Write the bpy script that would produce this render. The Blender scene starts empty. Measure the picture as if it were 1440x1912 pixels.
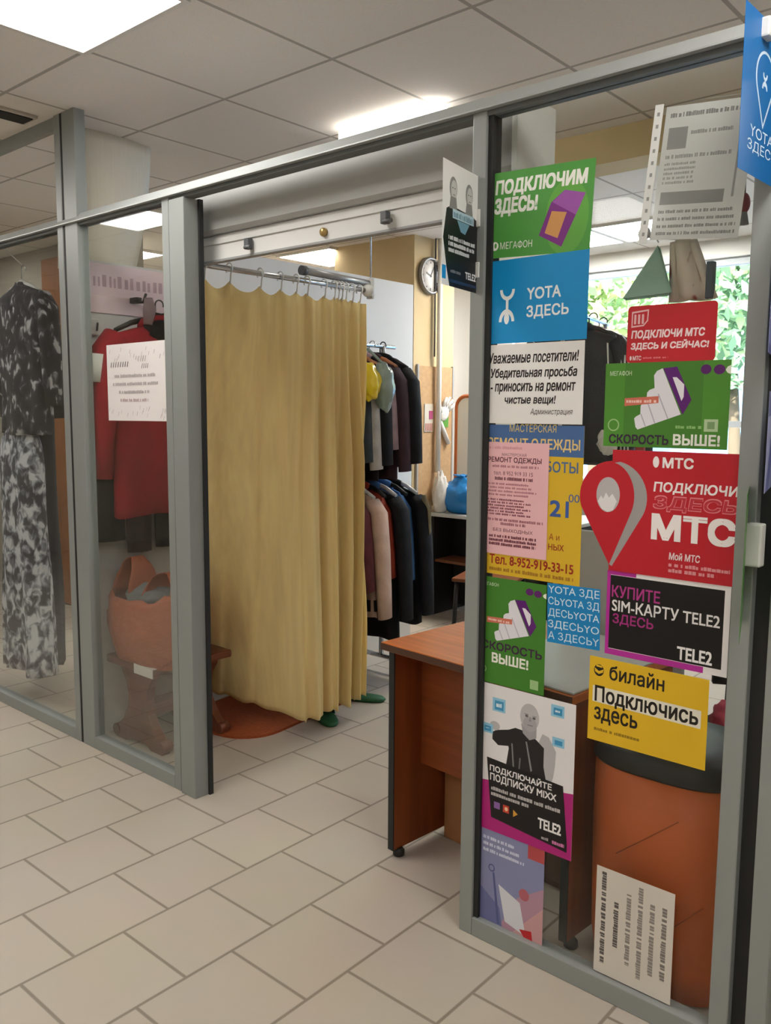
import bpy, bmesh, math, random
from mathutils import Vector, Matrix, noise
from mathutils.geometry import delaunay_2d_cdt
random.seed(7)
S = bpy.context.scene
COL = S.collection

# ------------------------------------------------------------------ camera, world, exposure
cam = bpy.data.cameras.new('camera')
cam.sensor_fit = 'VERTICAL'
cam.sensor_height = 24.0
cam.lens = 1588.2 / 1912 * 24.0
cam.clip_start = 0.02
camo = bpy.data.objects.new('camera', cam)
COL.objects.link(camo)
CR = Vector((0.75338432, 0.65754948, 0.00638275))
CU = Vector((-0.08157168, 0.08382014, 0.99313657))
CF = Vector((-0.65250144, 0.74873417, -0.1167862))
M = Matrix((CR, CU, -CF)).transposed().to_4x4()
M.translation = Vector((0, -1.9213, 1.5))
camo.matrix_world = M
S.camera = camo
S.view_settings.view_transform = 'Standard'
S.view_settings.look = 'None'
S.view_settings.gamma = 1.0
S.view_settings.exposure = 0.65
S.view_settings.use_curve_mapping = False

W = bpy.data.worlds.new('sky')
S.world = W
W.use_nodes = True
wn = W.node_tree.nodes
bgn = wn['Background']
sky = wn.new('ShaderNodeTexSky')
sky.sky_type = 'NISHITA'
sky.sun_disc = False
sky.sun_elevation = math.radians(48)
sky.sun_rotation = math.radians(200)
sky.air_density = 1.2
sky.dust_density = 2.5
W.node_tree.links.new(sky.outputs[0], bgn.inputs[0])
SKY_STRENGTH = 0.9
LIGHT_CORRIDOR = 13.0
LIGHT_INSIDE = 24.0
bgn.inputs[1].default_value = SKY_STRENGTH

sun_d = bpy.data.lights.new('sun', 'SUN')
sun_d.energy = 13.0
sun_d.angle = math.radians(1.5)
sun_d.color = (1.0, 0.95, 0.86)
sun_o = bpy.data.objects.new('sun', sun_d)
COL.objects.link(sun_o)
sun_o.location = (-2, 9, 8)
sun_o.rotation_euler = (math.radians(42), math.radians(12), 0)   # sun stands high over the shop side, lights the far side of the street

CEIL = 2.73

# ------------------------------------------------------------------ helpers
def lin(h):
    v = [int(h[i:i + 2], 16) / 255 for i in (0, 2, 4)]
    return tuple((c / 12.92 if c <= .04045 else ((c + .055) / 1.055) ** 2.4) for c in v) + (1,)

def mix(t, a, b):
    return a + (b - a) * t

MATS = {}
def mat(name, col, rough=.6, metal=0., spec=.5, noise_amt=0., noise_scale=20., bump=0., bump_scale=80., stretch=None, transl=0., emit=None, emit_s=0.):
    if name in MATS:
        return MATS[name]
    m = bpy.data.materials.new(name)
    m.use_nodes = True
    nt = m.node_tree
    p = nt.nodes['Principled BSDF']
    c = lin(col) if isinstance(col, str) else col
    p.inputs['Base Color'].default_value = c
    p.inputs['Roughness'].default_value = rough
    p.inputs['Metallic'].default_value = metal
    p.inputs['Specular IOR Level'].default_value = spec
    if emit:
        p.inputs['Emission Color'].default_value = lin(emit)
        p.inputs['Emission Strength'].default_value = emit_s
    tc = mp = None
    if noise_amt or bump:
        tc = nt.nodes.new('ShaderNodeTexCoord')
        mp = nt.nodes.new('ShaderNodeMapping')
        if stretch:
            mp.inputs['Scale'].default_value = stretch
        nt.links.new(tc.outputs['Object'], mp.inputs[0])
    if noise_amt:
        n = nt.nodes.new('ShaderNodeTexNoise')
        n.inputs['Scale'].default_value = noise_scale
        n.inputs['Detail'].default_value = 4
        nt.links.new(mp.outputs[0], n.inputs['Vector'])
        r = nt.nodes.new('ShaderNodeValToRGB')
        r.color_ramp.elements[0].position = .3
        r.color_ramp.elements[1].position = .7
        r.color_ramp.elements[0].color = tuple(max(0, x * (1 - noise_amt)) for x in c[:3]) + (1,)
        r.color_ramp.elements[1].color = tuple(min(1, x * (1 + noise_amt)) for x in c[:3]) + (1,)
        nt.links.new(n.outputs['Fac'], r.inputs[0])
        nt.links.new(r.outputs[0], p.inputs['Base Color'])
    if bump:
        n2 = nt.nodes.new('ShaderNodeTexNoise')
        n2.inputs['Scale'].default_value = bump_scale
        nt.links.new(mp.outputs[0], n2.inputs['Vector'])
        b = nt.nodes.new('ShaderNodeBump')
        b.inputs['Strength'].default_value = bump
        b.inputs['Distance'].default_value = .01
        nt.links.new(n2.outputs['Fac'], b.inputs['Height'])
        nt.links.new(b.outputs[0], p.inputs['Normal'])
    if transl:
        t = nt.nodes.new('ShaderNodeBsdfTranslucent')
        t.inputs[0].default_value = c
        mx = nt.nodes.new('ShaderNodeMixShader')
        mx.inputs[0].default_value = transl
        out = nt.nodes['Material Output']
        nt.links.new(p.outputs[0], mx.inputs[1])
        nt.links.new(t.outputs[0], mx.inputs[2])
        nt.links.new(mx.outputs[0], out.inputs[0])
    MATS[name] = m
    return m

def emission(name, col, s):
    m = bpy.data.materials.new(name)
    m.use_nodes = True
    nt = m.node_tree
    nt.nodes.remove(nt.nodes['Principled BSDF'])
    e = nt.nodes.new('ShaderNodeEmission')
    e.inputs[0].default_value = lin(col)
    e.inputs[1].default_value = s
    nt.links.new(e.outputs[0], nt.nodes['Material Output'].inputs[0])
    return m

def glass_mat(name, tint, refl=1.0, rough=.02):
    m = bpy.data.materials.new(name)
    m.use_nodes = True
    nt = m.node_tree
    nt.nodes.remove(nt.nodes['Principled BSDF'])
    t = nt.nodes.new('ShaderNodeBsdfTransparent')
    t.inputs[0].default_value = tint
    g = nt.nodes.new('ShaderNodeBsdfGlossy')
    g.inputs['Roughness'].default_value = rough
    f = nt.nodes.new('ShaderNodeFresnel')
    f.inputs[0].default_value = 1.45
    mu = nt.nodes.new('ShaderNodeMath')
    mu.operation = 'MULTIPLY'
    mu.inputs[1].default_value = refl
    mx = nt.nodes.new('ShaderNodeMixShader')
    nt.links.new(f.outputs[0], mu.inputs[0])
    nt.links.new(mu.outputs[0], mx.inputs[0])
    nt.links.new(t.outputs[0], mx.inputs[1])
    nt.links.new(g.outputs[0], mx.inputs[2])
    nt.links.new(mx.outputs[0], nt.nodes['Material Output'].inputs[0])
    return m

class MB:
    """collects shapes, builds ONE mesh object"""
    def __init__(self):
        self.bm = bmesh.new()
        self.mats = []
    def mi(self, m):
        if m not in self.mats:
            self.mats.append(m)
        return self.mats.index(m)
    def face(self, pts, m, smooth=False):
        vs = [self.bm.verts.new(p) for p in pts]
        f = self.bm.faces.new(vs)
        f.material_index = self.mi(m)
        f.smooth = smooth
        return f
    def box(self, x0, x1, y0, y1, z0, z1, m, bevel=0., rz=0., about=None):
        before = set(self.bm.verts)
        r = bmesh.ops.create_cube(self.bm, size=1)
        vs = r['verts']
        for v in vs:
            v.co = Vector((mix(v.co.x + .5, x0, x1), mix(v.co.y + .5, y0, y1), mix(v.co.z + .5, z0, z1)))
        i = self.mi(m)
        fs = {f for v in vs for f in v.link_faces}
        for f in fs:
            f.material_index = i
        if bevel:
            es = {e for v in vs for e in v.link_edges}
            rb = bmesh.ops.bevel(self.bm, geom=list(es), offset=bevel, segments=2, affect='EDGES', profile=.6)
            for f in rb['faces']:
                f.material_index = i
        if rz:
            new = [v for v in self.bm.verts if v not in before]
            c = Vector(about) if about else Vector(((x0 + x1) / 2, (y0 + y1) / 2, 0))
            bmesh.ops.rotate(self.bm, verts=new, cent=c, matrix=Matrix.Rotation(rz, 3, 'Z'))
        return self
    def loft(self, rings, m, cap0=True, cap1=True, smooth=True, closed=True):
        i = self.mi(m)
        R = [[self.bm.verts.new(p) for p in r] for r in rings]
        n = len(R[0])
        for a, b in zip(R[:-1], R[1:]):
            for k in range(n if closed else n - 1):
                l = (k + 1) % n
                try:
                    f = self.bm.faces.new((a[k], a[l], b[l], b[k]))
                    f.material_index = i
                    f.smooth = smooth
                except ValueError:
                    pass
        if closed and cap0:
            f = self.bm.faces.new(list(reversed(R[0]))); f.material_index = i
        if closed and cap1:
            f = self.bm.faces.new(R[-1]); f.material_index = i
        return self
    def tube(self, pts, rad, m, n=10, smooth=True, flat=1.0):
        pts = [Vector(p) for p in pts]
        if not hasattr(rad, '__len__'):
            rad = [rad] * len(pts)
        rings = []
        up = None
        for k, p in enumerate(pts):
            d = (pts[min(k + 1, len(pts) - 1)] - pts[max(k - 1, 0)]).normalized()
            if up is None:
                ref = Vector((0, 0, 1)) if abs(d.z) < .9 else Vector((0, 1, 0))
                up = (ref - d * ref.dot(d)).normalized()
            else:
                up = (up - d * up.dot(d)).normalized()
            s = d.cross(up)
            rings.append([p + (up * math.cos(a) * flat + s * math.sin(a)) * rad[k] for a in [2 * math.pi * j / n for j in range(n)]])
        return self.loft(rings, m, smooth=smooth)
    def prism(self, poly, axis, a, b, m):
        """poly of 2D points extruded along axis from a to b"""
        def P(p, t):
            if axis == 0: return (t, p[0], p[1])
            if axis == 1: return (p[0], t, p[1])
            return (p[0], p[1], t)
        i = self.mi(m)
        A = [self.bm.verts.new(P(p, a)) for p in poly]
        B = [self.bm.verts.new(P(p, b)) for p in poly]
        n = len(poly)
        for k in range(n):
            f = self.bm.faces.new((A[k], A[(k + 1) % n], B[(k + 1) % n], B[k])); f.material_index = i
        f = self.bm.faces.new(list(reversed(A))); f.material_index = i
        f = self.bm.faces.new(B); f.material_index = i
        return self
    def lathe(self, prof, m, c=(0, 0, 0), n=28, sx=1., sy=1., power=2.0):
        def sup(a):
            ca, sa = math.cos(a), math.sin(a)
            e = 2 / power
            return math.copysign(abs(ca) ** e, ca), math.copysign(abs(sa) ** e, sa)
        rings = []
        for r, z in prof:
            rings.append([(c[0] + r * sup(2 * math.pi * k / n)[0] * sx, c[1] + r * sup(2 * math.pi * k / n)[1] * sy, c[2] + z) for k in range(n)])
        return self.loft(rings, m)
    def grid(self, fn, nu, nv, m, smooth=True):
        i = self.mi(m)
        V = [[self.bm.verts.new(fn(u / nu, v / nv)) for u in range(nu + 1)] for v in range(nv + 1)]
        for v in range(nv):
            for u in range(nu):
                f = self.bm.faces.new((V[v][u], V[v][u + 1], V[v + 1][u + 1], V[v + 1][u]))
                f.material_index = i
                f.smooth = smooth
        return self
    def blob(self, fn, m, nu=32, nv=20):
        """closed blob: fn(direction)->point"""
        rings = []
        for v in range(1, nv):
            th = math.pi * v / nv
            rings.append([fn(Vector((math.sin(th) * math.cos(2 * math.pi * u / nu), math.sin(th) * math.sin(2 * math.pi * u / nu), -math.cos(th)))) for u in range(nu)])
        return self.loft(rings, m)
    def build(self, name, parent=None, loc=None, recalc=True, thick=0.):
        if recalc:
            bmesh.ops.recalc_face_normals(self.bm, faces=self.bm.faces)
        me = bpy.data.meshes.new(name)
        self.bm.to_mesh(me)
        self.bm.free()
        for m in self.mats:
            me.materials.append(m)
        o = bpy.data.objects.new(name, me)
        COL.objects.link(o)
        if parent is not None:
            o.parent = parent
        if loc is not None:
            o.location = loc
        if thick:
            s = o.modifiers.new('thickness', 'SOLIDIFY')
            s.thickness = thick
            s.offset = 0
        return o

def tag(o, label, cat, group=None, kind=None):
    o['label'] = label
    o['category'] = cat
    if group: o['group'] = group
    if kind: o['kind'] = kind
    return o
def thing(name, label, cat, loc=(0, 0, 0), rz=0., group=None, kind=None):
    o = bpy.data.objects.new(name, None)
    o.empty_display_size = .1
    COL.objects.link(o)
    o.location = loc
    o.rotation_euler = (0, 0, rz)
    return tag(o, label, cat, group, kind)
def struct(o, label, cat):
    return tag(o, label, cat, None, 'structure')
def copy_tree(o, parent=None):
    c = o.copy(); COL.objects.link(c)
    if parent is not None: c.parent = parent
    for ch in list(o.children): copy_tree(ch, c)
    return c

def nz(p, s=1., o=0.):
    return noise.noise(Vector((p[0] * s + o, p[1] * s + o * 1.7, p[2] * s - o)))

# ------------------------------------------------------------------ shared materials
ALU = mat('grey_aluminium', '8f9492', .42, .15, .5)
ALUD = mat('dark_gasket', '1c1e1e', .6)
WHITE_PL = mat('white_plastic', 'dcdcd8', .45)
STEEL = mat('chrome_tube', 'c4c6c8', .22, .9)
GLASS = glass_mat('partition_glass', (.965, .98, .972, 1), .28)
WGLASS = glass_mat('window_glass', (.95, .97, .97, 1), .7)
SLEEVE = glass_mat('clear_plastic', (.985, .99, .99, 1), .6, .12)
BEIGE = mat('beige_paint', 'd2bd90', .8, noise_amt=.04, noise_scale=6)
WHITEW = mat('white_panel_paint', 'dfdfdc', .65, noise_amt=.02, noise_scale=3)
GREYW = mat('grey_beige_paint', 'aca69a', .85, noise_amt=.04, noise_scale=4)
def wood(name, a, rough=.4, axis='x'):
    st = {'x': (2, 26, 26), 'y': (26, 2, 26), 'z': (26, 26, 2)}[axis]
    return mat(name, a, rough, 0, .4, noise_amt=.16, noise_scale=1.6, stretch=st)

# ================================================================== SETTING
# floor: square beige tiles laid in running bond, rows run away from the partition
fm = bpy.data.materials.new('floor_tiles')
fm.use_nodes = True
nt = fm.node_tree
p = nt.nodes['Principled BSDF']
geo = nt.nodes.new('ShaderNodeNewGeometry')
sep = nt.nodes.new('ShaderNodeSeparateXYZ')
nt.links.new(geo.outputs['Position'], sep.inputs[0])
ax_ = nt.nodes.new('ShaderNodeMath'); ax_.operation = 'ADD'; ax_.inputs[1].default_value = .678 + .3049 * 60
ay_ = nt.nodes.new('ShaderNodeMath'); ay_.operation = 'ADD'; ay_.inputs[1].default_value = 2.9873 + .3025 * 60
nt.links.new(sep.outputs[1], ax_.inputs[0])
nt.links.new(sep.outputs[0], ay_.inputs[0])
cmb = nt.nodes.new('ShaderNodeCombineXYZ')
nt.links.new(ax_.outputs[0], cmb.inputs[0])
nt.links.new(ay_.outputs[0], cmb.inputs[1])
br = nt.nodes.new('ShaderNodeTexBrick')
br.offset = .5
br.inputs['Scale'].default_value = 1
br.inputs['Brick Width'].default_value = .3049
br.inputs['Row Height'].default_value = .3025
br.inputs['Mortar Size'].default_value = .0065
br.inputs['Mortar Smooth'].default_value = .6
br.inputs['Bias'].default_value = 0
br.inputs['Color1'].default_value = lin('bdb3a6')
br.inputs['Color2'].default_value = lin('b7ada0')
br.inputs['Mortar'].default_value = lin('8b8174')
nt.links.new(cmb.outputs[0], br.inputs['Vector'])
fn_ = nt.nodes.new('ShaderNodeTexNoise'); fn_.inputs['Scale'].default_value = 2.2
nt.links.new(geo.outputs['Position'], fn_.inputs['Vector'])
mxr = nt.nodes.new('ShaderNodeMix'); mxr.data_type = 'RGBA'; mxr.blend_type = 'MULTIPLY'
mxr.inputs[0].default_value = .14
nt.links.new(br.outputs['Color'], mxr.inputs[6])
nt.links.new(fn_.outputs['Color'], mxr.inputs[7])
nt.links.new(mxr.outputs[2], p.inputs['Base Color'])
bmp = nt.nodes.new('ShaderNodeBump'); bmp.inputs['Strength'].default_value = .25; bmp.inputs['Distance'].default_value = .002; bmp.invert = True
nt.links.new(br.outputs['Fac'], bmp.inputs['Height'])
nt.links.new(bmp.outputs[0], p.inputs['Normal'])
p.inputs['Roughness'].default_value = .42
p.inputs['Specular IOR Level'].default_value = .35
struct(MB().box(-8.5, 3, -4, 4.5, -.1, 0, fm).build('floor'), 'beige square floor tiles laid in offset rows through shop and corridor', 'floor')

# ceiling: grey white mineral tiles in a 0.6 m grid
cm = bpy.data.materials.new('ceiling_tiles')
cm.use_nodes = True
nt = cm.node_tree
p = nt.nodes['Principled BSDF']
geo = nt.nodes.new('ShaderNodeNewGeometry')
va = nt.nodes.new('ShaderNodeVectorMath'); va.operation = 'ADD'; va.inputs[1].default_value = (2.8213 + 18, .2736 + 18, 0)
nt.links.new(geo.outputs['Position'], va.inputs[0])
br = nt.nodes.new('ShaderNodeTexBrick')
br.offset = 0
br.inputs['Scale'].default_value = 1
br.inputs['Brick Width'].default_value = .6
br.inputs['Row Height'].default_value = .6
br.inputs['Mortar Size'].default_value = .009
br.inputs['Mortar Smooth'].default_value = .3
br.inputs['Bias'].default_value = 0
br.inputs['Color1'].default_value = lin('eee8e0')
br.inputs['Color2'].default_value = lin('eae4dc')
br.inputs['Mortar'].default_value = lin('b3aca4')
nt.links.new(va.outputs[0], br.inputs['Vector'])
n = nt.nodes.new('ShaderNodeTexNoise'); n.inputs['Scale'].default_value = 120; n.inputs['Detail'].default_value = 3
nt.links.new(geo.outputs['Position'], n.inputs['Vector'])
mxr = nt.nodes.new('ShaderNodeMix'); mxr.data_type = 'RGBA'; mxr.blend_type = 'MULTIPLY'; mxr.inputs[0].default_value = .18
nt.links.new(br.outputs['Color'], mxr.inputs[6]); nt.links.new(n.outputs['Color'], mxr.inputs[7])
nt.links.new(mxr.outputs[2], p.inputs['Base Color'])
p.inputs['Roughness'].default_value = .9
struct(MB().box(-8.5, 3, -4, 4.5, CEIL, CEIL + .1, cm).build('ceiling'), 'suspended ceiling of grey white mineral tiles', 'ceiling')

# outer walls
struct(MB().box(-8.5, 3, -4.1, -4, 0, CEIL, mat('corridor_paint', 'ddd6cb', .85)).build('wall_front'), 'plain corridor wall opposite the glass partition', 'wall')
struct(MB().box(3, 3.1, -4.1, 4.5, 0, CEIL, GREYW).build('wall_right'), 'plain grey wall at the right end of the corridor', 'wall')
struct(MB().box(-8.6, -8.5, -4.1, 4.5, 0, CEIL, GREYW).build('wall_left'), 'plain grey wall at the left end', 'wall')
# wall with window
wb = MB()
WX0, WX1, WZ0, WZ1 = -3.75, -.6, .92, 2.60
wb.box(-8.5, WX0, 4.3, 4.5, 0, CEIL, WHITEW)
wb.box(WX1, 3, 4.3, 4.5, 0, CEIL, WHITEW)
wb.box(WX0, WX1, 4.3, 4.5, 0, WZ0, WHITEW)
wb.box(WX0, WX1, 4.3, 4.5, WZ1, CEIL, WHITEW)
struct(wb.build('wall_back'), 'white back wall of the shop around the wide window', 'wall')
w1 = thing('window_1', 'wide back window with grey frame looking onto green trees', 'window', (0, 0, 0), kind='structure')
f = MB()
WF = mat('window_frame_grey', 'b9c0c6', .5)
f.box(WX0, WX1, 4.34, 4.40, WZ0, WZ0 + .05, WF).box(WX0, WX1, 4.34, 4.40, WZ1 - .05, WZ1, WF)
f.box(WX0, WX0 + .05, 4.34, 4.40, WZ0, WZ1, WF).box(WX1 - .05, WX1, 4.34, 4.40, WZ0, WZ1, WF)
f.box(-1.62, -1.56, 4.34, 4.40, WZ0, WZ1, WF)
f.box(WX0, WX1, 4.34, 4.40, 1.405, 1.45, WF)
f.build('window_frame', w1)
MB().box(WX0 + .04, WX1 - .04, 4.365, 4.373, WZ0 + .04, WZ1 - .04, WGLASS).build('pane', w1)
MB().box(WX0 - .05, WX1 + .05, 4.16, 4.34, WZ0 - .03, WZ0, WHITE_PL).build('window_sill', w1)
# grey beige side wall behind the dresses
struct(MB().box(-8.5, -5.2, 1.4, 1.5, 0, CEIL, GREYW).build('wall_side'), 'grey beige wall behind the hanging dresses', 'wall')
# beige ceiling beam and beige column
struct(MB().box(-3.45, 3, 1.62, 1.80, 2.585, CEIL, BEIGE).build('trim_1'), 'beige painted beam under the ceiling behind the right glass pane', 'beam')
BEIGED = mat('beige_column_paint', 'c9b389', .85, noise_amt=.05, noise_scale=5)
struct(MB().box(-4.65, -3.87, 2.81, 3.28, 0, CEIL, BEIGED).build('trim_2'), 'beige square column at the back with the clock on it', 'column')
# white booth wall
struct(MB().box(-3.53, -3.5, .04, .66, 0, 2.155, WHITEW).box(-3.53, -3.5, .66, 2.35, 0, 2.30, WHITEW).build('wall_booth'), 'white panel wall of the fitting booth behind curtain and clothes', 'wall')

# ------------------------------------------------------------------ glass partition
PF, PB = -.02, .03
struct(MB().prism([(-.034, 2.275), (-.034, 2.279), (-.004, 2.314), (PB, 2.315), (PB, 2.275)], 0, -8.5, 2.95, mat('lit_aluminium', 'b3b8b8', .38, .15, .5)).box(-8.5, 2.95, PF + .004, PB - .004, 2.262, 2.275, mat('shadow_gap', '626767', .6)).build('trim_3'), 'long grey aluminium transom running along the top of the glass partition', 'beam')  # gleam of the ceiling lights put into the transom's paler aluminium colour
struct(MB().box(-3.53, -3.485, PF, PB, 0, CEIL, ALU, .003).box(-3.485, -3.465, PF + .003, PB, 0, CEIL, ALUD).box(-3.465, -3.365, PF, PB, 0, CEIL, ALU, .003).build('trim_4'), 'grey double post reaching the ceiling left of the red coat', 'post')
struct(MB().box(-2.765, -2.722, PF, PB, 0, 2.275, ALU, .003).box(-2.722, -2.712, PF + .006, PB, 0, 2.262, ALUD).box(-2.712, -2.622, PF - .006, PB + .02, 0, 2.262, ALU, .003).box(-2.622, -2.612, PB + .006, PB + .024, 0, 2.262, ALUD).build('trim_5'), 'grey door jamb with shutter guide left of the yellow curtain', 'post')
struct(MB().box(-1.362, -1.318, PF, PB, 0, 2.275, ALU, .003).box(-1.318, -1.302, PF + .008, PB - .004, .0, 2.262, ALUD).build('trim_6'), 'slim grey post between the open doorway and the poster covered pane', 'post')
struct(MB().box(-.638, -.594, PF, PB, 0, 2.275, ALU, .003).build('trim_7'), 'grey post at the right end of the poster covered pane', 'post')
for i, (a, b, l) in enumerate([(-8.5, -3.53, 'grey bottom rail under the left glass pane by the dresses'), (-3.365, -2.765, 'grey bottom rail under the narrow pane by the stool'), (-1.318, -.638, 'grey bottom rail under the poster covered pane')]):
    struct(MB().box(a, b, PF, PB, 0, .055, ALU, .003).build('trim_%d' % (8 + i)), l, 'rail')
struct(MB().box(-8.5, -3.53, -.01, .02, CEIL - .05, CEIL, ALU).build('trim_11'), 'grey ceiling rail left of the tall post', 'rail')
for i, (a, b, l) in enumerate([(-8.5, -3.53, 'clear glass pane in front of the hanging dresses'), (-3.365, -2.765, 'narrow clear glass pane in front of red coat and stool'), (-1.302, -.638, 'clear glass pane covered with coloured posters')]):
    struct(MB().box(a, b, 0, .006, .05, 2.262, GLASS).build('window_%d' % (2 + i)), l, 'pane')
d1 = thing('door_1', 'grey framed glass door at the right edge with dark gap beside its stile', 'door', (0, 0, 0), kind='structure')
MB().box(-.556, -.512, PF, PB, 0.01, 2.26, ALU, .003).box(.25, .294, PF, PB, .01, 2.26, ALU, .003).box(-.512, .25, PF, PB, .01, .09, ALU).box(-.512, .25, PF, PB, 2.2, 2.26, ALU).build('door_frame', d1)
MB().box(-.594, -.556, .005, PB, 0, 2.262, ALUD).build('gasket', d1)
MB().box(-.512, .25, 0, .006, .09, 2.2, GLASS).build('pane', d1)
MB().box(-.607, -.572, PF - .03, PF, 1.175, 1.268, WHITE_PL, .004).build('lock_cover', d1)
struct(MB().box(.294, .34, PF, PB, 0, 2.275, ALU).build('trim_12'), 'grey post right of the glass door', 'post')
struct(MB().box(.34, 2.95, 0, .006, .0, 2.275, GLASS).build('window_5'), 'glass pane right of the door', 'pane')

# ------------------------------------------------------------------ lights
def ceiling_light(x, y, label, s, col='fffaf3'):
    t = thing('ceiling_light', label, 'ceiling light', (x, y, CEIL - .012), group='square ceiling panels')
    b = MB()
    fr = mat('light_frame', 'd8d4ce', .5)
    b.box(-.3, .3, -.3, -.28, -.006, .012, fr).box(-.3, .3, .28, .3, -.006, .012, fr).box(-.3, -.28, -.28, .28, -.006, .012, fr).box(.28, .3, -.28, .28, -.006, .012, fr)
    b.build('frame', t)
    key = 'diffuser_%s_%.2f' % (col, s)
    if key not in MATS: MATS[key] = emission(key, col, s)
    MB().box(-.28, .28, -.28, .28, -.003, .004, MATS[key]).build('diffuser', t)
    return t
ceiling_light(-2.5213, -.5736, 'glowing square ceiling panel over the corridor tiles at top left', LIGHT_CORRIDOR)
for (x, y, l) in [(-.1213, -.5736, 'square corridor ceiling panel right of the frame near the blue flyer'), (-2.5213, -2.9736, 'unseen fill panel added to the corridor ceiling behind the viewer on the left'), (-.1213, -2.9736, 'unseen fill panel added to the corridor ceiling behind the viewer on the right'), (-4.9213, -1.1736, 'unseen fill panel added to the corridor ceiling left of the frame'), (-5.5213, -.5736, 'unseen fill panel added just left of the frame to light the dresses'), (1.6787, -1.7736, 'unseen fill panel added to the corridor ceiling far to the right')]:  # all but the one near the blue flyer are unseen panels added for fill
    ceiling_light(x, y, l, LIGHT_CORRIDOR)
for (x, y, l) in [(-3.1213, 3.6264, 'glowing ceiling panel before the window, nearer the column'), (-2.5213, 3.6264, 'glowing ceiling panel before the window, behind the clear document sleeve'), (-4.9213, 3.0264, 'glowing ceiling panel left of the beige column'), (-6.1213, 1.8264, 'glowing ceiling panel above the pink sign'), (.4787, 1.8264, 'unseen fill panel added to the shop ceiling right of the frame'), (-6.7213, .6264, 'unseen fill panel added to brighten the left room beyond the dresses')]:  # the last two are unseen panels added to brighten the interior
    ceiling_light(x, y, l, {-6.7213: 7.0}.get(x, LIGHT_INSIDE))
t = thing('linear_lamp', 'bright white linear lamp on the ceiling just above the transom', 'lamp', (-2.44, .895, CEIL))
MB().box(-.26, .26, -.02, .02, -.012, 0, WHITE_PL, .003).build('housing', t)
MB().box(-.275, .275, -.035, .035, -.068, -.012, emission('tube_glow', 'fffaf2', 5), .012).build('diffuser', t)
# slot vent
t = thing('ceiling_vent', 'dark slot vent in the ceiling at the left edge of the picture', 'vent', (-3.64, -.42, CEIL))
MB().box(-.06, .06, -.36, .36, -.012, 0, mat('vent_frame', 'b9b2a8', .6), .003).build('frame', t)
MB().box(-.045, .045, -.345, .345, -.016, -.004, mat('vent_dark', '201d1a', .8)).build('slot', t)

# ================================================================== OUTSIDE
struct(MB().box(-30, 20, 4.6, 40, -.4, -.3, mat('asphalt', 'b9b7b2', .9)).build('ground'), 'pale paved yard outside the back window', 'ground')
tag(MB().box(-26, 14, 13, 13.2, -.3, 2.3, mat('pale_blue_wall', '7fb0e6', .8)).build('garden_wall'), 'pale blue yard wall seen through the back window', 'wall')
BARK = mat('bark', '5d5040', .9)
def tree(x, y, z, r, h, label, cols, seed, nl=2300):
    rd = random.Random(seed)
    t = thing('leafy_tree', label, 'tree', (x, y, -.3), group='trees outside the window')
    MB().tube([(0, 0, 0), (.05, .02, z * .5), (-.03, 0, z + .6)], [.11, .09, .05], BARK).build('trunk', t)
    b = MB()
    ms = [mat('leaf_' + c, c, .6, transl=.35) for c in cols]
    for k in range(nl):
        d = Vector((rd.gauss(0, 1), rd.gauss(0, 1), rd.gauss(0, 1))).normalized() * (rd.random() ** .45)
        c = Vector((d.x * r, d.y * r, z + .3 + h / 2 + d.z * h / 2))
        a = Vector((rd.gauss(0, 1), rd.gauss(0, 1), rd.gauss(0, 1))).normalized()
        s = a.orthogonal().normalized()
        L = rd.uniform(.07, .15)
        b.face([c - a * L, c + s * L * .45, c + a * L, c - s * L * .45], ms[rd.randrange(len(ms))])
    b.build('crown', t, recalc=False)
tree(-8.2, 9.0, 1.0, 1.1, 3.6, 'pale green leafy tree outside the window, left behind the blue and green posters', ['a9c88a', 'dfe9b8', '7a9c70'], 1)
tree(-5.9, 9.4, 1.6, 1.05, 3.0, 'yellow green leafy tree outside the window behind the mint pyramid', ['cfdca2', 'f0f3c6', '86a87a'], 2)
tree(-3.75, 9.0, 1.7, 1.05, 3.2, 'grey green leafy tree outside the window by the blue flyer', ['9cbb9a', 'd9e6b6', '729677'], 3)
tree(-1.5, 9.6, 1.5, 1.1, 3.4, 'leafy tree outside, behind the right edge post', ['84a678', 'b6ca90', '587a58'], 4)

# ================================================================== SHUTTER
t = thing('roller_shutter', 'raised grey roller shutter box with white bottom slat above the doorway', 'shutter', (0, 0, 0))
SHB = mat('shutter_box_grey', 'a9aaa8', .5)
SHW = mat('shutter_slat_white', 'd3d3d1', .5)
b = MB()
b.prism([(.10, 2.345), (.10, 2.165), (.113, 2.152), (.28, 2.152), (.28, 2.345)], 0, -2.72, -1.315, SHB)
b.build('shutter_box', t)
MB().box(-1.3145, -1.295, .09, .29, 2.145, 2.352, WHITE_PL, .006).build('end_cap', t)
b = MB()
b.box(-2.72, -1.37, .128, .142, 2.058, 2.151, SHW, .003).box(-2.72, -1.37, .122, .128, 2.117, 2.135, SHW, .002).box(-2.72, -1.37, .12, .15, 2.052, 2.061, mat('slat_edge', '8f9090', .5), .002)
b.build('bottom_slat', t)
DG = mat('dark_grey_plastic', '55575a', .5)
for x in (-2.43, -1.78):
    k = MB()
    k.box(x - .012, x + .012, .10, .122, 2.074, 2.112, DG, .003).tube([(x, .105, 2.082), (x + .02, .08, 2.074), (x + .055, .075, 2.072)], .007, DG, 8)
    k.build('stop_hook', t)
k = MB()
k.lathe([(.001, 0), (.014, 0), (.014, .01), (.009, .016), (.001, .016)], mat('brass', 'b89b62', .3, .8), n=16)
for v in k.bm.verts:
    v.co = Vector((v.co.x - 2.06, .128 - v.co.z, v.co.y + 2.088))
k.build('lock', t)

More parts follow.
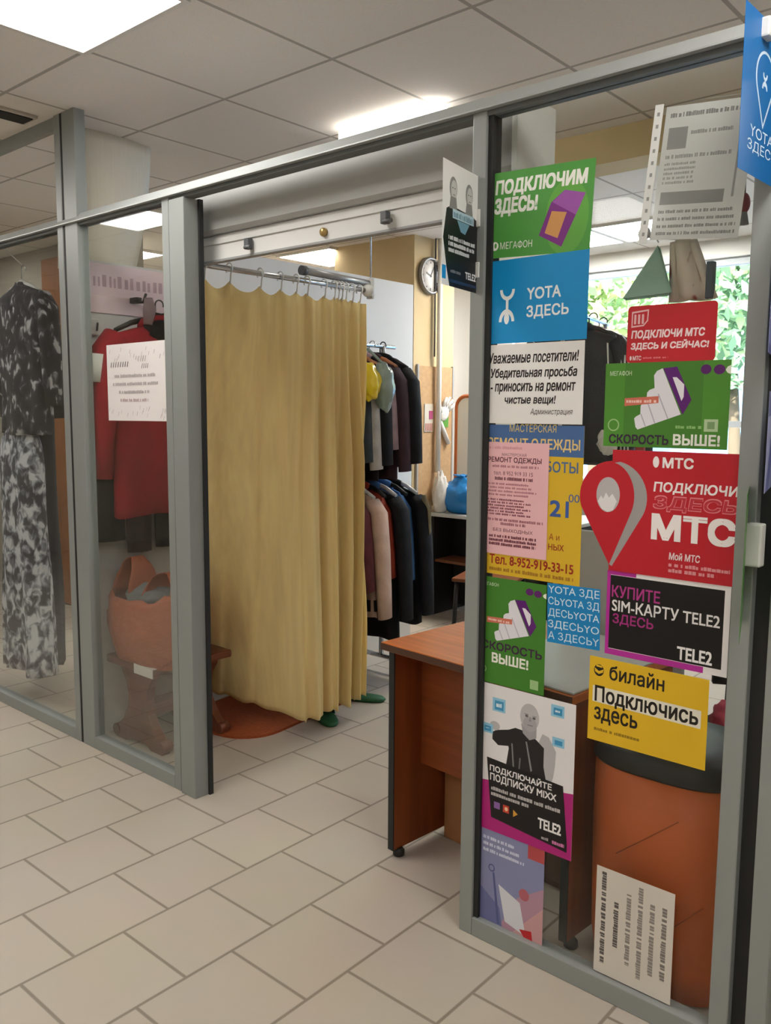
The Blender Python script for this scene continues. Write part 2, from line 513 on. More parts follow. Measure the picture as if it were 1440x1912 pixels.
# ================================================================== CURTAIN
CREAM = 'fbe2a4'
cmat = mat('cream_curtain_cloth', CREAM, .85, 0, .2, noise_amt=.09, noise_scale=2.2, stretch=(14, 14, .35), transl=.22)
HK = [.155, .28, .44, .55, .64, .705, .81, .872, .897, .92, .945, .99, 1.04]
NU, NV = 300, 70
Y0, Y1 = .10, 1.08
def curtain(u, v):
    y = mix(u, Y0, Y1)
    # hem line between hooks sags
    j = 0
    for k in range(len(HK)):
        if HK[k] <= y: j = k
    if y < HK[0]: sag = .3
    elif j == len(HK) - 1: sag = .3
    else:
        s = (y - HK[j]) / (HK[j + 1] - HK[j])
        sag = 4 * s * (1 - s) * min(1, (HK[j + 1] - HK[j]) / .13)
    top = Vector((-2.75, y, 2.012 - .035 * sag))
    if u < .58:
        q = u / .58
        bot = Vector((mix(q, -3.44, -2.752), mix(q, .60, .69), mix(q, .115, .085)))
    else:
        q = (u - .58) / .42
        bot = Vector((mix(q, -2.75, -2.79), mix(q, .69, 1.09), mix(q, .075, .10)))
    s = v ** .85
    P = top.lerp(bot, s)
    # folds
    cl = max(0, (u - .5) / .5)
    ph = 2 * math.pi * (4.6 * u + 2.4 * cl * cl) + .6 * math.sin(5 * v + 9 * u)
    amp = mix(min(1, v * 3), .008, .011 + .044 * cl)
    w = amp * math.sin(ph) + .38 * amp * math.sin(2.3 * ph + 1.1) + .004 * nz((u * 30, v * 1.5, 0))
    nrm = Vector((.93, -.36, 0)) if u < .5 else Vector((.93, -.36, 0)).lerp(Vector((1, 0, 0)), cl)
    P += nrm * w
    P.y += .35 * amp * math.cos(ph) * cl
    if v > .97: P.z += .006 * math.sin(ph * 1.5)
    return P
cur = thing('curtain', 'cream yellow fitting booth curtain hanging in folds on a chrome rod', 'curtain', (0, 0, 0))
b = MB(); b.grid(curtain, NU, NV, cmat)
b.build('cloth', cur, thick=.003)
for y in HK:
    k = MB()
    pts = [(-2.75 + .02 * math.cos(a), y, 2.062 + .022 * math.sin(a)) for a in [math.radians(d) for d in range(-60, 221, 28)]]
    pts = pts[::-1] + [(-2.742, y, 2.02), (-2.748, y, 2.0)]
    k.tube(pts, .0032, WHITE_PL, 6)
    k.build('curtain_hook', cur)
t = thing('curtain_rod', 'chrome rod carrying the cream curtain, white finial at its far end', 'rod', (0, 0, 0))
MB().tube([(-2.75, .055, 2.060), (-2.75, 1.085, 2.064)], .011, STEEL, 14).build('rod', t)
MB().blob(lambda d: Vector((-2.75, 1.10, 2.064)) + d * .03, WHITE_PL, 16, 10).build('finial', t)
t = thing('thick_rod', 'thicker grey tube above the far half of the curtain rod', 'rod', (0, 0, 0))
MB().tube([(-2.765, .70, 2.108), (-2.765, 1.13, 2.10)], .016, mat('grey_tube', 'a6a8aa', .35, .5), 14).build('tube', t)
MB().tube([(-2.765, .685, 2.108), (-2.765, .71, 2.108)], .021, DG, 14).build('end_cap', t)
MB().box(-2.775, -2.74, 1.115, 1.135, 2.03, 2.125, WHITE_PL, .004).build('bracket', t)
tag(MB().tube([(-2.757, 1.125, 2.04), (-2.757, 1.125, CEIL)], .004, STEEL, 6).build('hanging_wire'), 'thin wire holding the far end of the curtain rods from the ceiling', 'wire')

# mat and slippers
def rounded(cx, cy, hx, hy, r, rz, n=8):
    out = []
    for (sx, sy, a0) in ((1, 1, 0), (-1, 1, 90), (-1, -1, 180), (1, -1, 270)):
        for k in range(n + 1):
            a = math.radians(a0 + 90 * k / n)
            x, y = sx * (hx - r) + r * math.cos(a), sy * (hy - r) + r * math.sin(a)
            out.append((cx + x * math.cos(rz) - y * math.sin(rz), cy + x * math.sin(rz) + y * math.cos(rz)))
    return out
tag(MB().prism(rounded(-3.2, .93, .27, .50, .2, .1), 2, 0, .012, mat('rust_mat', '9a4a22', .9, noise_amt=.15, noise_scale=60)).build('floor_mat'), 'rust orange floor mat with rounded corner under the curtain', 'mat')
GRN = mat('green_rubber', '1f5a35', .6)
def slipper(x, y, rz, label):
    t = thing('slipper', label, 'slipper', (x, y, 0), rz, group='green slippers')
    MB().lathe([(.02, 0), (.05, .0), (.055, .012), (.05, .022), (.02, .024)], GRN, n=24, sx=.9, sy=2.4, power=2.3).build('sole', t)
    b = MB()
    b.grid(lambda u, v: (.05 * math.cos(math.pi * u) * (1 - .25 * v), mix(v, .0, .10), .02 + .045 * math.sin(math.pi * u) * (1 - .55 * v)), 12, 6, GRN)
    b.build('strap', t, thick=.004)
slipper(-2.87, .93, 1.1, 'dark green slipper peeping out under the curtain middle')
slipper(-2.93, 1.26, 2.0, 'dark green slipper beyond the far end of the curtain')

# ================================================================== STOOL AND BAG
t = thing('stool', 'brown carved wooden stool behind the narrow glass pane', 'stool', (0, 0, 0))
DW = wood('dark_red_wood', '6d3b28', .35, 'y')
MB().box(-3.44, -3.07, .09, .52, .362, .398, DW, .01).build('seat', t)
half = [(.125, .362), (.12, .33), (.085, .28), (.07, .22), (.08, .16), (.12, .10), (.165, .06), (.185, .03), (.18, .0), (.10, .0), (.06, .02)]
prof = [(-3.255 + x, z) for x, z in half] + [(-3.255 - x, z) for x, z in reversed(half)]
for y in (.13, .445):
    l = MB(); l.prism(prof, 1, y, y + .04, DW)
    for s in (-1, 1):
        l.tube([(-3.255 + s * .175, y - .006, .035), (-3.255 + s * .175, y + .046, .035)], .026, DW, 14)
    l.build('leg', t)
MB().box(-3.30, -3.21, .165, .45, .13, .19, DW, .006).build('stretcher', t)
tag(MB().box(-3.2, -3.06, .085, .14, .398, .402, mat('white_cloth', 'd8d5cf', .8)).box(-3.2, -3.06, .082, .086, .36, .402, mat('white_cloth', 'd8d5cf', .8)).build('white_rag'), 'white rag hanging over the front edge of the stool seat', 'rag')
# carrier bag
t = thing('carrier_bag', 'orange plastic carrier bag standing on the carved stool', 'bag', (0, 0, 0))
OP = mat('orange_plastic', 'bf6a48', .38, 0, .5, bump=.9, bump_scale=16, transl=.25)
def bagfn(u, v):
    a = 2 * math.pi * u
    r = .75 + .32 * math.sin(math.pi * min(1, v * .62 + .16))
    x = .245 * r * math.copysign(abs(math.cos(a)) ** .75, math.cos(a))
    y = .145 * r * math.copysign(abs(math.sin(a)) ** .75, math.sin(a))
    z = .40 + .30 * v
    k = .03 * nz((math.cos(a) * 2.5, math.sin(a) * 2.5, v * 3), 1.3, 3) + .012 * nz((math.cos(a) * 6, math.sin(a) * 6, v * 5), 1.3, 9)
    return Vector((-3.215 + x * (1 + k * 2), .215 + y * (1 + k * 2), z + k + (.02 * math.cos(2 * a) if v > .9 else 0)))
b = MB()
rings = [[bagfn(k / 40, v / 14) for k in range(40)] for v in range(15)]
b.loft(rings, OP, cap1=False)
b.build('bag_body', t, thick=.002)
def handle(x0, w, zt, tilt):
    b = MB()
    def fn(u, v):
        a = math.pi * u
        zz = .66 + (zt - .66) * math.sin(a) ** .7
        hw = .03 + .05 * (1 - math.sin(a))
        return Vector((x0 + w * math.cos(a) + tilt * (zz - .66), .215 + (v - .5) * hw * 2.1 + .02 * nz((u * 4, v * 3, zt)), zz))
    b.grid(fn, 26, 8, OP)
    b.build('handle', t, thick=.003)
handle(-3.375, .065, .84, .05)
handle(-3.10, .105, .80, -.02)
tag(MB().blob(lambda d: Vector((-3.24, .215, .665)) + Vector((d.x * .15, d.y * .10, d.z * .06)) * (1 + .3 * nz(d, 2.4)), mat('grey_cloth', '6f7577', .9, bump=.4, bump_scale=30)).build('folded_garment'), 'grey garment lying in the mouth of the orange carrier bag', 'garment')

# ================================================================== GARMENTS
HANGW = mat('hanger_wood', 'b9764a', .45)
HANGB = mat('hanger_black', '1b1a1a', .4)
HANGC = mat('hanger_clear', 'd8d8d8', .25)
def hanger(name, label, x, y, z, rz, m, group, w=.21, hook=.09):
    """z: height of the garment neck; hook rises above it"""
    t = thing(name, label, 'hanger', (x, y, z), rz, group=group)
    MB().tube([(-w, 0, -.085), (-w * .6, 0, -.045), (0, 0, -.012), (w * .6, 0, -.045), (w, 0, -.085)], [.010, .012, .014, .012, .010], m, 8).build('shoulder_bar', t)
    pts = [(0, 0, -.01), (0, 0, hook - .045)] + [(.022 - .022 * math.cos(a) if True else 0, 0, hook - .045 + .022 * math.sin(a) + .0) for a in [math.radians(d) for d in range(20, 201, 30)]]
    MB().tube(pts, .0035, STEEL if m is not HANGB else HANGB, 6).build('hook', t)
    return t
def garment(name, label, cat, x, y, z, rz, W, H, D, m, group=None, sleeve=None, sm=None, collar=None, flare=1.0, seed=1, hemband=None, folds=5, parts='body', splay=.06, sleeve_r=.062):
    t = thing(name, label, cat, (x, y, z), rz, group=group)
    b = MB()
    n = 44
    rings = []
    prof = [(0.0, .14, .5), (.02, .22, .55), (.045, .55, .6), (.075, .88, .72), (.11, .98, .85), (.20, 1.0, 1.0), (.45, .97, 1.0), (.7, .98 * mix(.6, 1, flare), 1.0), (1.0, flare, 1.0)]
    zs = 20
    def pr(s, i):
        for a, c in zip(prof[:-1], prof[1:]):
            if a[0] <= s <= c[0]:
                k = (s - a[0]) / (c[0] - a[0]); return mix(k, a[i], c[i])
        return prof[-1][i]
    lv = [0, .02, .045, .075, .11, .15, .2] + [.2 + .8 * k / 14 for k in range(1, 15)]
    for s in lv:
        hw, hd = W / 2 * pr(s, 1), D / 2 * pr(s, 2)
        ring = []
        for k in range(n):
            a = 2 * math.pi * k / n
            ca, sa = math.cos(a), math.sin(a)
            fo = 1 + .10 * s * math.sin(folds * a + seed) + .12 * s * nz((ca * 2, sa * 2, s * 3), 1.2, seed)
            ring.append((hw * math.copysign(abs(ca) ** .8, ca) * (1 + .03 * s * math.sin(3 * a + seed)), hd * math.copysign(abs(sa) ** .8, sa) * fo * (1 + .5 * s * (fo - 1) * 4), -.0 - s * H + (.008 * math.sin(4 * a + seed) if s == 1 else 0)))
        rings.append(ring)
    b.loft(rings, m)
    b.build(parts, t)
    if sleeve:
        for sg in (-1, 1):
            l = MB()
            x0 = W / 2 - .035
            L = sleeve
            pts = [(sg * x0, 0, -.075), (sg * (x0 + .045), .005, -.14), (sg * (x0 + .05 + splay * .4), .012 * sg, -.14 - L * .35), (sg * (x0 + .05 + splay * .8), .015, -.14 - L * .7), (sg * (x0 + .05 + splay), .02, -.14 - L)]
            l.tube(pts, [sleeve_r * .9, sleeve_r * 1.05, sleeve_r, sleeve_r * .92, sleeve_r * .85], sm or m, 14, flat=max(.42, min(.9, D / .16)))
            l.build('sleeve', t)
    if collar:
        c = MB()
        pts = [(.075 * math.cos(a), .045 * math.sin(a) * (D / .14), -.012 - .02 * math.sin(a)) for a in [2 * math.pi * k / 16 for k in range(17)]]
        c.tube(pts, .022, collar, 8)
        c.build('collar', t)
    if hemband:
        hb = MB()
        rr = []
        for s in (.86, .95):
            hw, hd = W / 2 * pr(s, 1) * 1.03, D / 2 * 1.22
            rr.append([(hw * math.copysign(abs(math.cos(2 * math.pi * k / n)) ** .8, math.cos(2 * math.pi * k / n)), hd * math.copysign(abs(math.sin(2 * math.pi * k / n)) ** .8, math.sin(2 * math.pi * k / n)), -s * H) for k in range(n)])
        hb.loft(rr, hemband, cap0=False, cap1=False)
        hb.build('hem_band', t)
    return t
def cloth(name, col, amt=.18, bump=.35, sc=14):
    return mat(name, col, .9, 0, .2, noise_amt=amt, noise_scale=sc, bump=bump, bump_scale=26)
BLACK = cloth('black_cloth', '1b1b1e')
CHAR = cloth('charcoal_cloth', '34383b')
NAVY = cloth('navy_cloth', '22242f')
PLUM = cloth('plum_cloth', '3c2a30')
MAUVE = cloth('mauve_cloth', '9b858a')
GREYC = cloth('light_grey_cloth', 'b4b0aa')
MAROON = cloth('maroon_cloth', '5a2a2c')
PINKB = cloth('pink_beige_cloth', 'c2a594', .1)
KHAKI = cloth('khaki_cloth', '8d866f')
BLUE = cloth('blue_cloth', '4a74ad')
RED = cloth('red_cloth', 'a3202c', .1, .25)
REDO = cloth('rust_red_cloth', '8a3322')
TEAL = cloth('teal_grey_cloth', '55645f')

# red coat on the booth wall
garment('coat', 'bright red coat with white arm band hanging on the booth wall behind the white notice', 'coat', -3.395, .375, 1.90, math.pi / 2, .50, .875, .12, RED, sleeve=.56, flare=1.0, seed=3, collar=RED, folds=3, splay=.03, sleeve_r=.075)
_c = [o for o in bpy.data.objects if o.get('label', '').startswith('bright red coat')][0]
ab = MB()
ab.tube([(-.262, .01, -.165), (-.275, .012, -.285)], [.084, .083], mat('arm_band_white', 'd9d8cf', .8), 16, flat=.86)
ab.build('arm_band', _c)
hanger('coat_hanger', 'black coat hanger of the red coat on the booth wall', -3.405, .375, 1.935, math.pi / 2, HANGB, 'hangers on the booth wall')
tag(MB().box(-3.5, -3.44, .30, .33, 1.985, 2.01, HANGB, .003).tube([(-3.47, .315, 1.99), (-3.41, .315, 1.985), (-3.385, .315, 2.02)], .006, HANGB, 8).build('wall_hook'), 'dark wall hook above the red coat under the pink sign', 'hook')
tag(MB().blob(lambda d: Vector((-3.375, .40, 1.86)) + Vector((d.x * .05, d.y * .10, d.z * .075)) * (1 + .35 * nz(d, 3)), BLACK).build('scarf'), 'crumpled black scarf slung over the shoulder of the red coat', 'scarf')
tag(MB().tube([(-3.36, .31, 2.0), (-3.36, .315, 1.95), (-3.355, .30, 1.88)], [.018, .03, .02], MAUVE, 8).build('sock'), 'mauve rag dangling from the wall hook above the red coat', 'rag')
def trousers(label, y0, z0, z1, m, w=.13, d=.07, x=-3.43):
    t = thing('trousers', label, 'trousers', (x, y0, z0))
    b = MB()
    b.loft([[(d / 2 * math.sin(a) * (1 + .1 * math.sin(5 * a)), w / 2 * math.cos(a) * k, -s) for a in [2 * math.pi * j / 20 for j in range(20)]] for s, k in ((0, .9), (.1, 1), ((z0 - z1) * .6, .97), (z0 - z1, .92))], m)
    b.build('legs', t)
    MB().box(-d * .5, d * .5, -w * .46, w * .46, -.005, .035, m, .004).build('waistband', t)
trousers('black trousers hanging below the sleeve of the red coat', .13, 1.24, .915, BLACK, .145)
trousers('brown black trousers hanging below the middle of the red coat', .275, 1.15, .85, PLUM, .13)
trousers('black trousers below the red coat next to the door jamb', .42, 1.15, .86, BLACK, .12)
tag(MB().box(-3.5, -3.485, .09, .135, 1.83, 1.9, WHITE_PL, .003).tube([(-3.485, .09, 1.87), (-3.46, .075, 1.90)], .005, DG, 6).tube([(-3.485, .125, 1.85), (-3.46, .115, 1.88)], .005, DG, 6).build('wall_hook'), 'small white double wall hook left of the red coat by the post', 'hook')
# white hanging sheet above the booth
b = MB()
b.grid(lambda u, v: (-3.60 + .04 * math.sin(math.pi * u) - .03 * v * v, mix(u, .03, mix(v ** 1.6, .50, .41)), mix(v, CEIL, 2.12)), 14, 14, mat('ivory_plastic_sheet', 'e4dcc8', .5, noise_amt=.03, noise_scale=6, stretch=(20, 20, .6)))
tag(b.build('hanging_sheet', thick=.006), 'ivory sheet hanging from the ceiling beside the tall grey post', 'sheet')

# dresses at the left edge
def floral(name, dark, light, sc, lo, hi, mid=None):
    m = bpy.data.materials.new(name); m.use_nodes = True
    nt = m.node_tree; p = nt.nodes['Principled BSDF']; p.inputs['Roughness'].default_value = .85
    tc = nt.nodes.new('ShaderNodeTexCoord')
    mp = nt.nodes.new('ShaderNodeMapping'); mp.inputs['Scale'].default_value = (1, 1, .7); mp.inputs['Rotation'].default_value = (0, .5, 0)
    n = nt.nodes.new('ShaderNodeTexNoise'); n.inputs['Scale'].default_value = sc; n.inputs['Detail'].default_value = 2; n.inputs['Distortion'].default_value = .6
    r = nt.nodes.new('ShaderNodeValToRGB'); e = r.color_ramp.elements
    e[0].position = lo; e[0].color = lin(dark); e[1].position = hi; e[1].color = lin(light)
    if mid:
        k = r.color_ramp.elements.new((lo + hi) / 2); k.color = lin(mid)
    nt.links.new(tc.outputs['Object'], mp.inputs[0]); nt.links.new(mp.outputs[0], n.inputs['Vector'])
    nt.links.new(n.outputs['Fac'], r.inputs[0]); nt.links.new(r.outputs[0], p.inputs['Base Color'])
    return m
FL1 = floral('dark_floral_cloth', '24242e', 'c9c6cb', 22, .50, .66, '4a4854')
FL2 = floral('grey_white_print_cloth', '3a3b45', 'd2d4da', 24, .42, .60, '8a8d98')
garment('blouse', 'dark floral blouse hanging at the left edge behind the glass', 'blouse', -4.17, .13, 2.12, 0, .44, .74, .12, FL1, sleeve=.46, seed=5, flare=.95, folds=6, splay=.0, sleeve_r=.055)
garment('skirt', 'long grey and white printed skirt hanging below the dark blouse', 'skirt', -4.235, .12, 1.46, 0, .36, 1.30, .14, FL2, seed=8, flare=1.25, folds=7)
garment('dress', 'long charcoal dress hanging behind the printed skirt', 'dress', -4.44, .28, 2.0, 0, .40, 1.86, .14, cloth('dark_blue_grey_cloth', '2b2e38'), sleeve=.4, seed=9, flare=1.1)
for x, y, z, l in [(-4.17, .13, 2.135, 'white hanger of the dark floral blouse'), (-4.235, .12, 1.475, 'white hanger of the printed skirt'), (-4.44, .28, 2.015, 'white hanger of the charcoal dress')]:
    hanger('clothes_hanger', l, x, y, z, 0, HANGC, 'hangers of the left dresses', .19)
tag(MB().tube([(-4.155, .13, 2.20), (-4.155, .05, 2.262)], .003, WHITE_PL, 6).build('twine'), 'thin white cord tying the blouse hanger to the transom', 'cord')
BRW = wood('brown_board_wood', '8f5a30', .6, 'z')
tag(MB().box(-6.3, -5.75, 1.33, 1.37, 0.01, 2.62, BRW, .004).build('wooden_board'), 'tall brown wooden board standing against the wall behind the dresses', 'board')

# pink sign on booth wall (reading is lost, rows of pale strokes only)
PK = mat('pink_sign_paper', 'fde4ea', .4)
b = MB()
b.box(-3.5, -3.494, .05, .60, 1.93, 2.145, PK)
gs = mat('pale_rose_print', 'c9a9b4', .5)
rd = random.Random(4)
y = .12
while y < .55:
    w_ = rd.uniform(.008, .02)
    b.box(-3.494, -3.4935, y, y + w_, 2.045, 2.045 + rd.uniform(.04, .055), gs)
    y += w_ + rd.uniform(.008, .018)
tag(b.build('pink_sign'), 'pale pink glossy sign at the top of the booth wall above the red coat', 'sign')

# ------------------------------------------------------------------ two tier garment rack
RX = -3.2
t = thing('garment_rack', 'chrome two tier garment rack on castors crowded with clothes', 'rack', (0, 0, 0))
for z in (1.865, 1.17):
    MB().tube([(RX, 1.0, z), (RX, 1.82, z)], .012, STEEL, 12).build('rail', t)
for y in (1.02, 1.72):
    MB().tube([(RX, y, .08), (RX, y, 1.87)], .014, STEEL, 12).build('post', t)
    MB().tube([(RX - .22, y, .085), (RX + .22, y, .085)], .014, STEEL, 12).build('foot', t)
    for s in (-1, 1):
        k = MB()
        k.tube([(RX + s * .21 - .012, y, .032), (RX + s * .21 + .012, y, .032)], .03, WHITE_PL, 16).box(RX + s * .21 - .016, RX + s * .21 + .016, y - .012, y + .012, .05, .09, DG, .003)
        k.build('castor', t)
UP = [
    (1.25, .42, .58, .075, TEAL, .38, None, 'grey green jacket on the upper rail behind the yellow bag'),
    (1.335, .43, .60, .075, CHAR, .42, GREYC, 'charcoal jacket with light collar on the upper rail'),
    (1.415, .42, .56, .07, GREYC, .46, None, 'light grey shirt with long sleeves on the upper rail'),
    (1.495, .43, .66, .075, BLACK, .44, None, 'black jacket on the upper rail right of the light grey shirt'),
    (1.57, .40, .55, .065, MAUVE, .36, None, 'dusty mauve blouse on the upper rail'),
    (1.645, .43, .66, .075, PLUM, .48, None, 'plum brown jacket on the upper rail right of the mauve blouse'),
    (1.735, .44, .60, .085, BLACK, .44, None, 'black padded jacket at the far end of the upper rail'),
]
for i, (y, Wd, H, D, m, sl, cl, l) in enumerate(UP):
    garment('jacket', l, 'jacket', RX, y - .04, 1.80, random.uniform(-.03, .03), Wd, H, D, m, 'clothes on the upper rail', sleeve=sl, collar=cl or m, seed=i, flare=.98, splay=.02)
    hanger('coat_hanger', 'hanger of the ' + l, RX, y - .04, 1.825, 0, HANGW if i % 2 else HANGB, 'hangers on the upper rail', .2, .085)
LOW = [
    (1.27, .43, .80, .075, BLACK, .5, None, 'black coat on the lower rail, nearest the curtain'),
    (1.36, .41, .62, .07, MAROON, .4, None, 'maroon jacket on the lower rail behind the curtain edge'),
    (1.47, .44, .70, .09, PINKB, .56, BLACK, 'pink beige jacket with a dark hem band on the lower rail'),
    (1.56, .36, .48, .06, REDO, .36, None, 'rust red shirt on the lower rail behind the pink beige jacket'),
    (1.65, .45, .86, .09, BLACK, .6, None, 'long black coat with blue collar on the lower rail'),
    (1.74, .33, .60, .06, BLUE, .40, None, 'blue shirt on the lower rail between two dark coats'),
    (1.83, .45, .80, .085, BLACK, .6, None, 'black coat at the far end of the lower rail'),
]
for i, (y, Wd, H, D, m, sl, hb, l) in enumerate(LOW):
    garment('coat' if H > .75 else 'jacket', l, 'coat' if H > .75 else 'jacket', RX, y - .04, 1.10, random.uniform(-.03, .03), Wd, H, D, m, 'clothes on the lower rail', sleeve=sl, collar=(BLUE if i == 4 else m), seed=20 + i, flare=1.02, hemband=hb, splay=.03)
    hanger('coat_hanger', 'hanger of the ' + l, RX, y - .04, 1.13, 0, HANGB if i % 2 else HANGC, 'hangers on the lower rail', .2, .085)
# khaki belt bag on the last coat
b = MB()
b.tube([(-2.95, 1.79, 1.04), (-2.925, 1.805, .95), (-2.925, 1.81, .84), (-2.95, 1.815, .76), (-2.975, 1.81, .84), (-2.965, 1.805, .95), (-2.95, 1.79, 1.04)], .014, KHAKI, 8, flat=.5)
tag(b.build('strap_loop'), 'khaki strap loop hanging over the far coat of the lower rail', 'strap')
# bags hanging on the near side of the upper rail
YB = mat('yellow_plastic', 'f0d21e', .35, bump=.4, bump_scale=25)
tag(MB().blob(lambda d: Vector((-2.90, 1.27, 1.655)) + Vector((d.x * .055, d.y * .07, d.z * .09 - .03 * d.x)) * (1 + .22 * nz(d, 2.2, 5)), YB).build('yellow_bag'), 'bright yellow plastic bag hanging at the curtain edge in front of the upper clothes', 'bag')
CB = mat('grey_green_film', '8fa29c', .3, 0, .6, bump=.5, bump_scale=20)
tag(MB().blob(lambda d: Vector((-2.90, 1.385, 1.63)) + Vector((d.x * .06, d.y * .055, d.z * .12 - .02 * d.y)) * (1 + .2 * nz(d, 2.5, 9)), CB).tube([(-2.90, 1.385, 1.74), (-3.0, 1.38, 1.82), (-3.19, 1.375, 1.875)], .008, CB, 6).build('film_bag'), 'grey green plastic film bag hanging right of the yellow bag', 'bag')

# ================================================================== DESK
ORW = wood('orange_cherry_wood', 'bd6a31', .28, 'x')
ORF = wood('orange_cherry_front', '84431f', .4, 'x')
ORL = wood('orange_cherry_leg', '84431f', .4, 'z')
desk = thing('desk', 'orange cherry wood desk standing behind the slim grey post', 'desk', (-1.80, .125, 0), math.radians(-5))
MB().box(0, 0.74, 0, .62, .724, .75, ORW, .003).build('desktop', desk)
MB().box(0, .74, -.0015, .0, .726, .748, mat('dark_edge_band', '4a2c1c', .5)).build('front_edge', desk)
for x, in ((.014,), (.704,)):
    l = thing('leg_panel', '', '', (0, 0, 0)); l.parent = desk
    for k in ('label', 'category'): del l[k]
    MB().box(x, x + .022, .03, .58, .028, .724, ORL, .001).build('panel', l)
    MB().box(x - .001, x + .023, .026, .031, .028, .724, ALUD).build('edge_band', l)
    g = MB()
    for y in (.06, .55):
        g.lathe([(.014, 0), (.02, .004), (.02, .02), (.012, .03)], mat('black_glide', '171717', .5), (x + .018, y, 0), 14)
    g.build('glide', l)
MB().box(0.036, .704, .16, .176, .30, .724, ORF, .001).build('modesty_panel', desk)
tag(MB().box(.36, .735, .012, .60, .751, .755, mat('grey_glare_sheet', 'b9bcba', .3), rz=0).build('glare_sheet'), 'light grey sheet standing in for window glare on the right part of the desk top', 'pad')  # window glare on the desk top imitated by a pale sheet
dp = bpy.data.objects['glare_sheet']; dp.location = (-1.80, .125, 0); dp.rotation_euler = (0, 0, math.radians(-5))
# grey upright screen behind the desk
tag(MB().box(-1.50, -1.05, .78, .80, .0, 1.09, mat('grey_screen', 'a5a69f', .5), .004).build('desk_screen'), 'light grey upright screen standing behind the desk', 'screen')
tag(MB().box(-1.22, -1.08, .77, .81, 1.091, 1.115, mat('mustard_cloth', 'b9a53c', .8), .006).build('folded_cloth'), 'mustard yellow cloth folded on the top edge of the grey screen', 'cloth')
tag(MB().box(-1.075, -1.05, .765, .815, 1.091, 1.15, WHITE_PL, .008).build('thread_spool'), 'small white spool on the grey screen beside the mustard cloth', 'spool')
CBX = mat('cardboard', '9b6a42', .8, noise_amt=.06, noise_scale=10)
t = thing('cardboard_box', 'brown cardboard box on the floor under the desk', 'box', (-1.545, .50, 0), -.1)
MB().box(-.17, .17, -.13, .13, 0, .27, CBX, .004).build('box_body', t)
MB().box(-.17, .17, -.131, .0, .268, .273, CBX).box(-.17, .17, .002, .131, .268, .273, CBX).build('flap', t)
t = thing('storage_unit', 'dark brown storage unit beside the cardboard box behind the lower posters', 'cabinet', (-1.225, .47, 0), -.08)
DB = wood('dark_brown_wood', '4a3122', .5, 'z')
MB().box(-.12, .085, -.13, .15, .03, .66, DB, .004).box(-.11, .075, -.11, .14, 0, .03, DB).build('body', t)
MB().box(-.115, .08, -.142, -.13, .05, .33, DB, .003).build('door', t)
MB().box(-.115, .08, -.142, -.13, .345, .64, DB, .003).build('drawer', t)

# ================================================================== ORANGE DRUM, CHAIR
t = thing('laundry_drum', 'orange rounded drum with black lid standing behind the glass at lower right', 'drum', (-.842, .235, 0))
OD = mat('orange_drum', 'c2602c', .5, 0, .4, noise_amt=.05, noise_scale=4)
MB().lathe([(.001, 0), (.155, 0), (.17, .01), (.181, .10), (.186, .40), (.184, .585)], OD, n=56, sx=1.08, sy=.93, power=2.9).build('body', t)
MB().lathe([(.186, .585), (.19, .592), (.19, .63), (.18, .645), (.10, .65), (.001, .65)], mat('black_lid', '1d2022', .45), n=56, sx=1.08, sy=.93, power=2.9).build('lid', t)
sm = MB()
sm.tube([(.08, -.1745, .50), (-.08, -.1745, .36)], .001, mat('line_dark', '8a4a28', .7), 6).tube([(.15, -.171, .30), (.06, -.174, .20)], .001, mat('line_dark', '8a4a28', .7), 6)
sm.build('diagonal_lines', t)  # thin darker diagonal lines across the drum front
t = thing('chair', 'black upholstered chair behind the orange drum', 'chair', (-.80, .80, 0), .1)
BF = cloth('black_upholstery', '1c1c1d')
MB().lathe([(.001, 0), (.2, 0), (.225, .02), (.225, .05), (.2, .07), (.001, .075)], BF, (0, 0, .42), 32, power=3).build('seat', t)
b = MB()
b.grid(lambda u, v: (mix(u, -.2, .2), .19 + .05 * math.sin(math.pi * u) + .04 * v, .58 + .42 * v), 12, 10, BF)
b.build('backrest', t, thick=.04)
for sx in (-1, 1):
    for sy in (-1, 1):
        MB().tube([(sx * .18, sy * .18, .0), (sx * .165, sy * .165, .43)], .012, HANGB, 10).build('leg', t)
    MB().tube([(sx * .15, .19, .42), (sx * .15, .24, .75)], .01, HANGB, 8).build('back_support', t)
tag(MB().blob(lambda d: Vector((-.87, .72, .55)) + Vector((d.x * .055, d.y * .07, d.z * .06)) * (1 + .3 * nz(d, 2.5, 2)), mat('raspberry_cloth', '9a2f42', .85)).build('cloth_bundle'), 'raspberry red cloth bundle on the black chair seat', 'cloth')
b = MB()
b.tube([(-.94, .67, .508), (-.88, .635, .505), (-.80, .66, .506), (-.74, .72, .508)], .008, mat('tan_tape', 'b59f5f', .7), 8, flat=.4)
tag(b.build('tape_measure'), 'tan tape strip lying on the black chair seat', 'tape')

# ================================================================== BACK OF THE SHOP
t = thing('work_table', 'dark work table with grey top at the back beside the beige column', 'table', (0, 0, 0))
GT = mat('grey_table_top', 'b7b7b4', .4)
DK = mat('dark_table_body', '14110f', .6)
MB().box(-3.85, -2.7, 2.98, 3.62, .742, .768, GT, .004).build('tabletop', t)
MB().box(-3.84, -3.815, 3.0, 3.6, 0, .742, DK).build('side_panel', t)
MB().box(-2.735, -2.71, 3.0, 3.6, 0, .742, DK).build('side_panel', t)
MB().box(-3.815, -2.735, 3.25, 3.27, .05, .742, DK).build('back_panel', t)
MB().box(-3.815, -2.735, 3.02, 3.24, .40, .42, wood('brown_shelf_wood', '6e3f25', .4, 'x')).build('shelf', t)
t = thing('sewing_chair', 'brown seated wooden chair in front of the dark work table', 'chair', (-3.05, 2.62, 0), .3)
BS = wood('brown_seat_wood', '7a4628', .35, 'x')
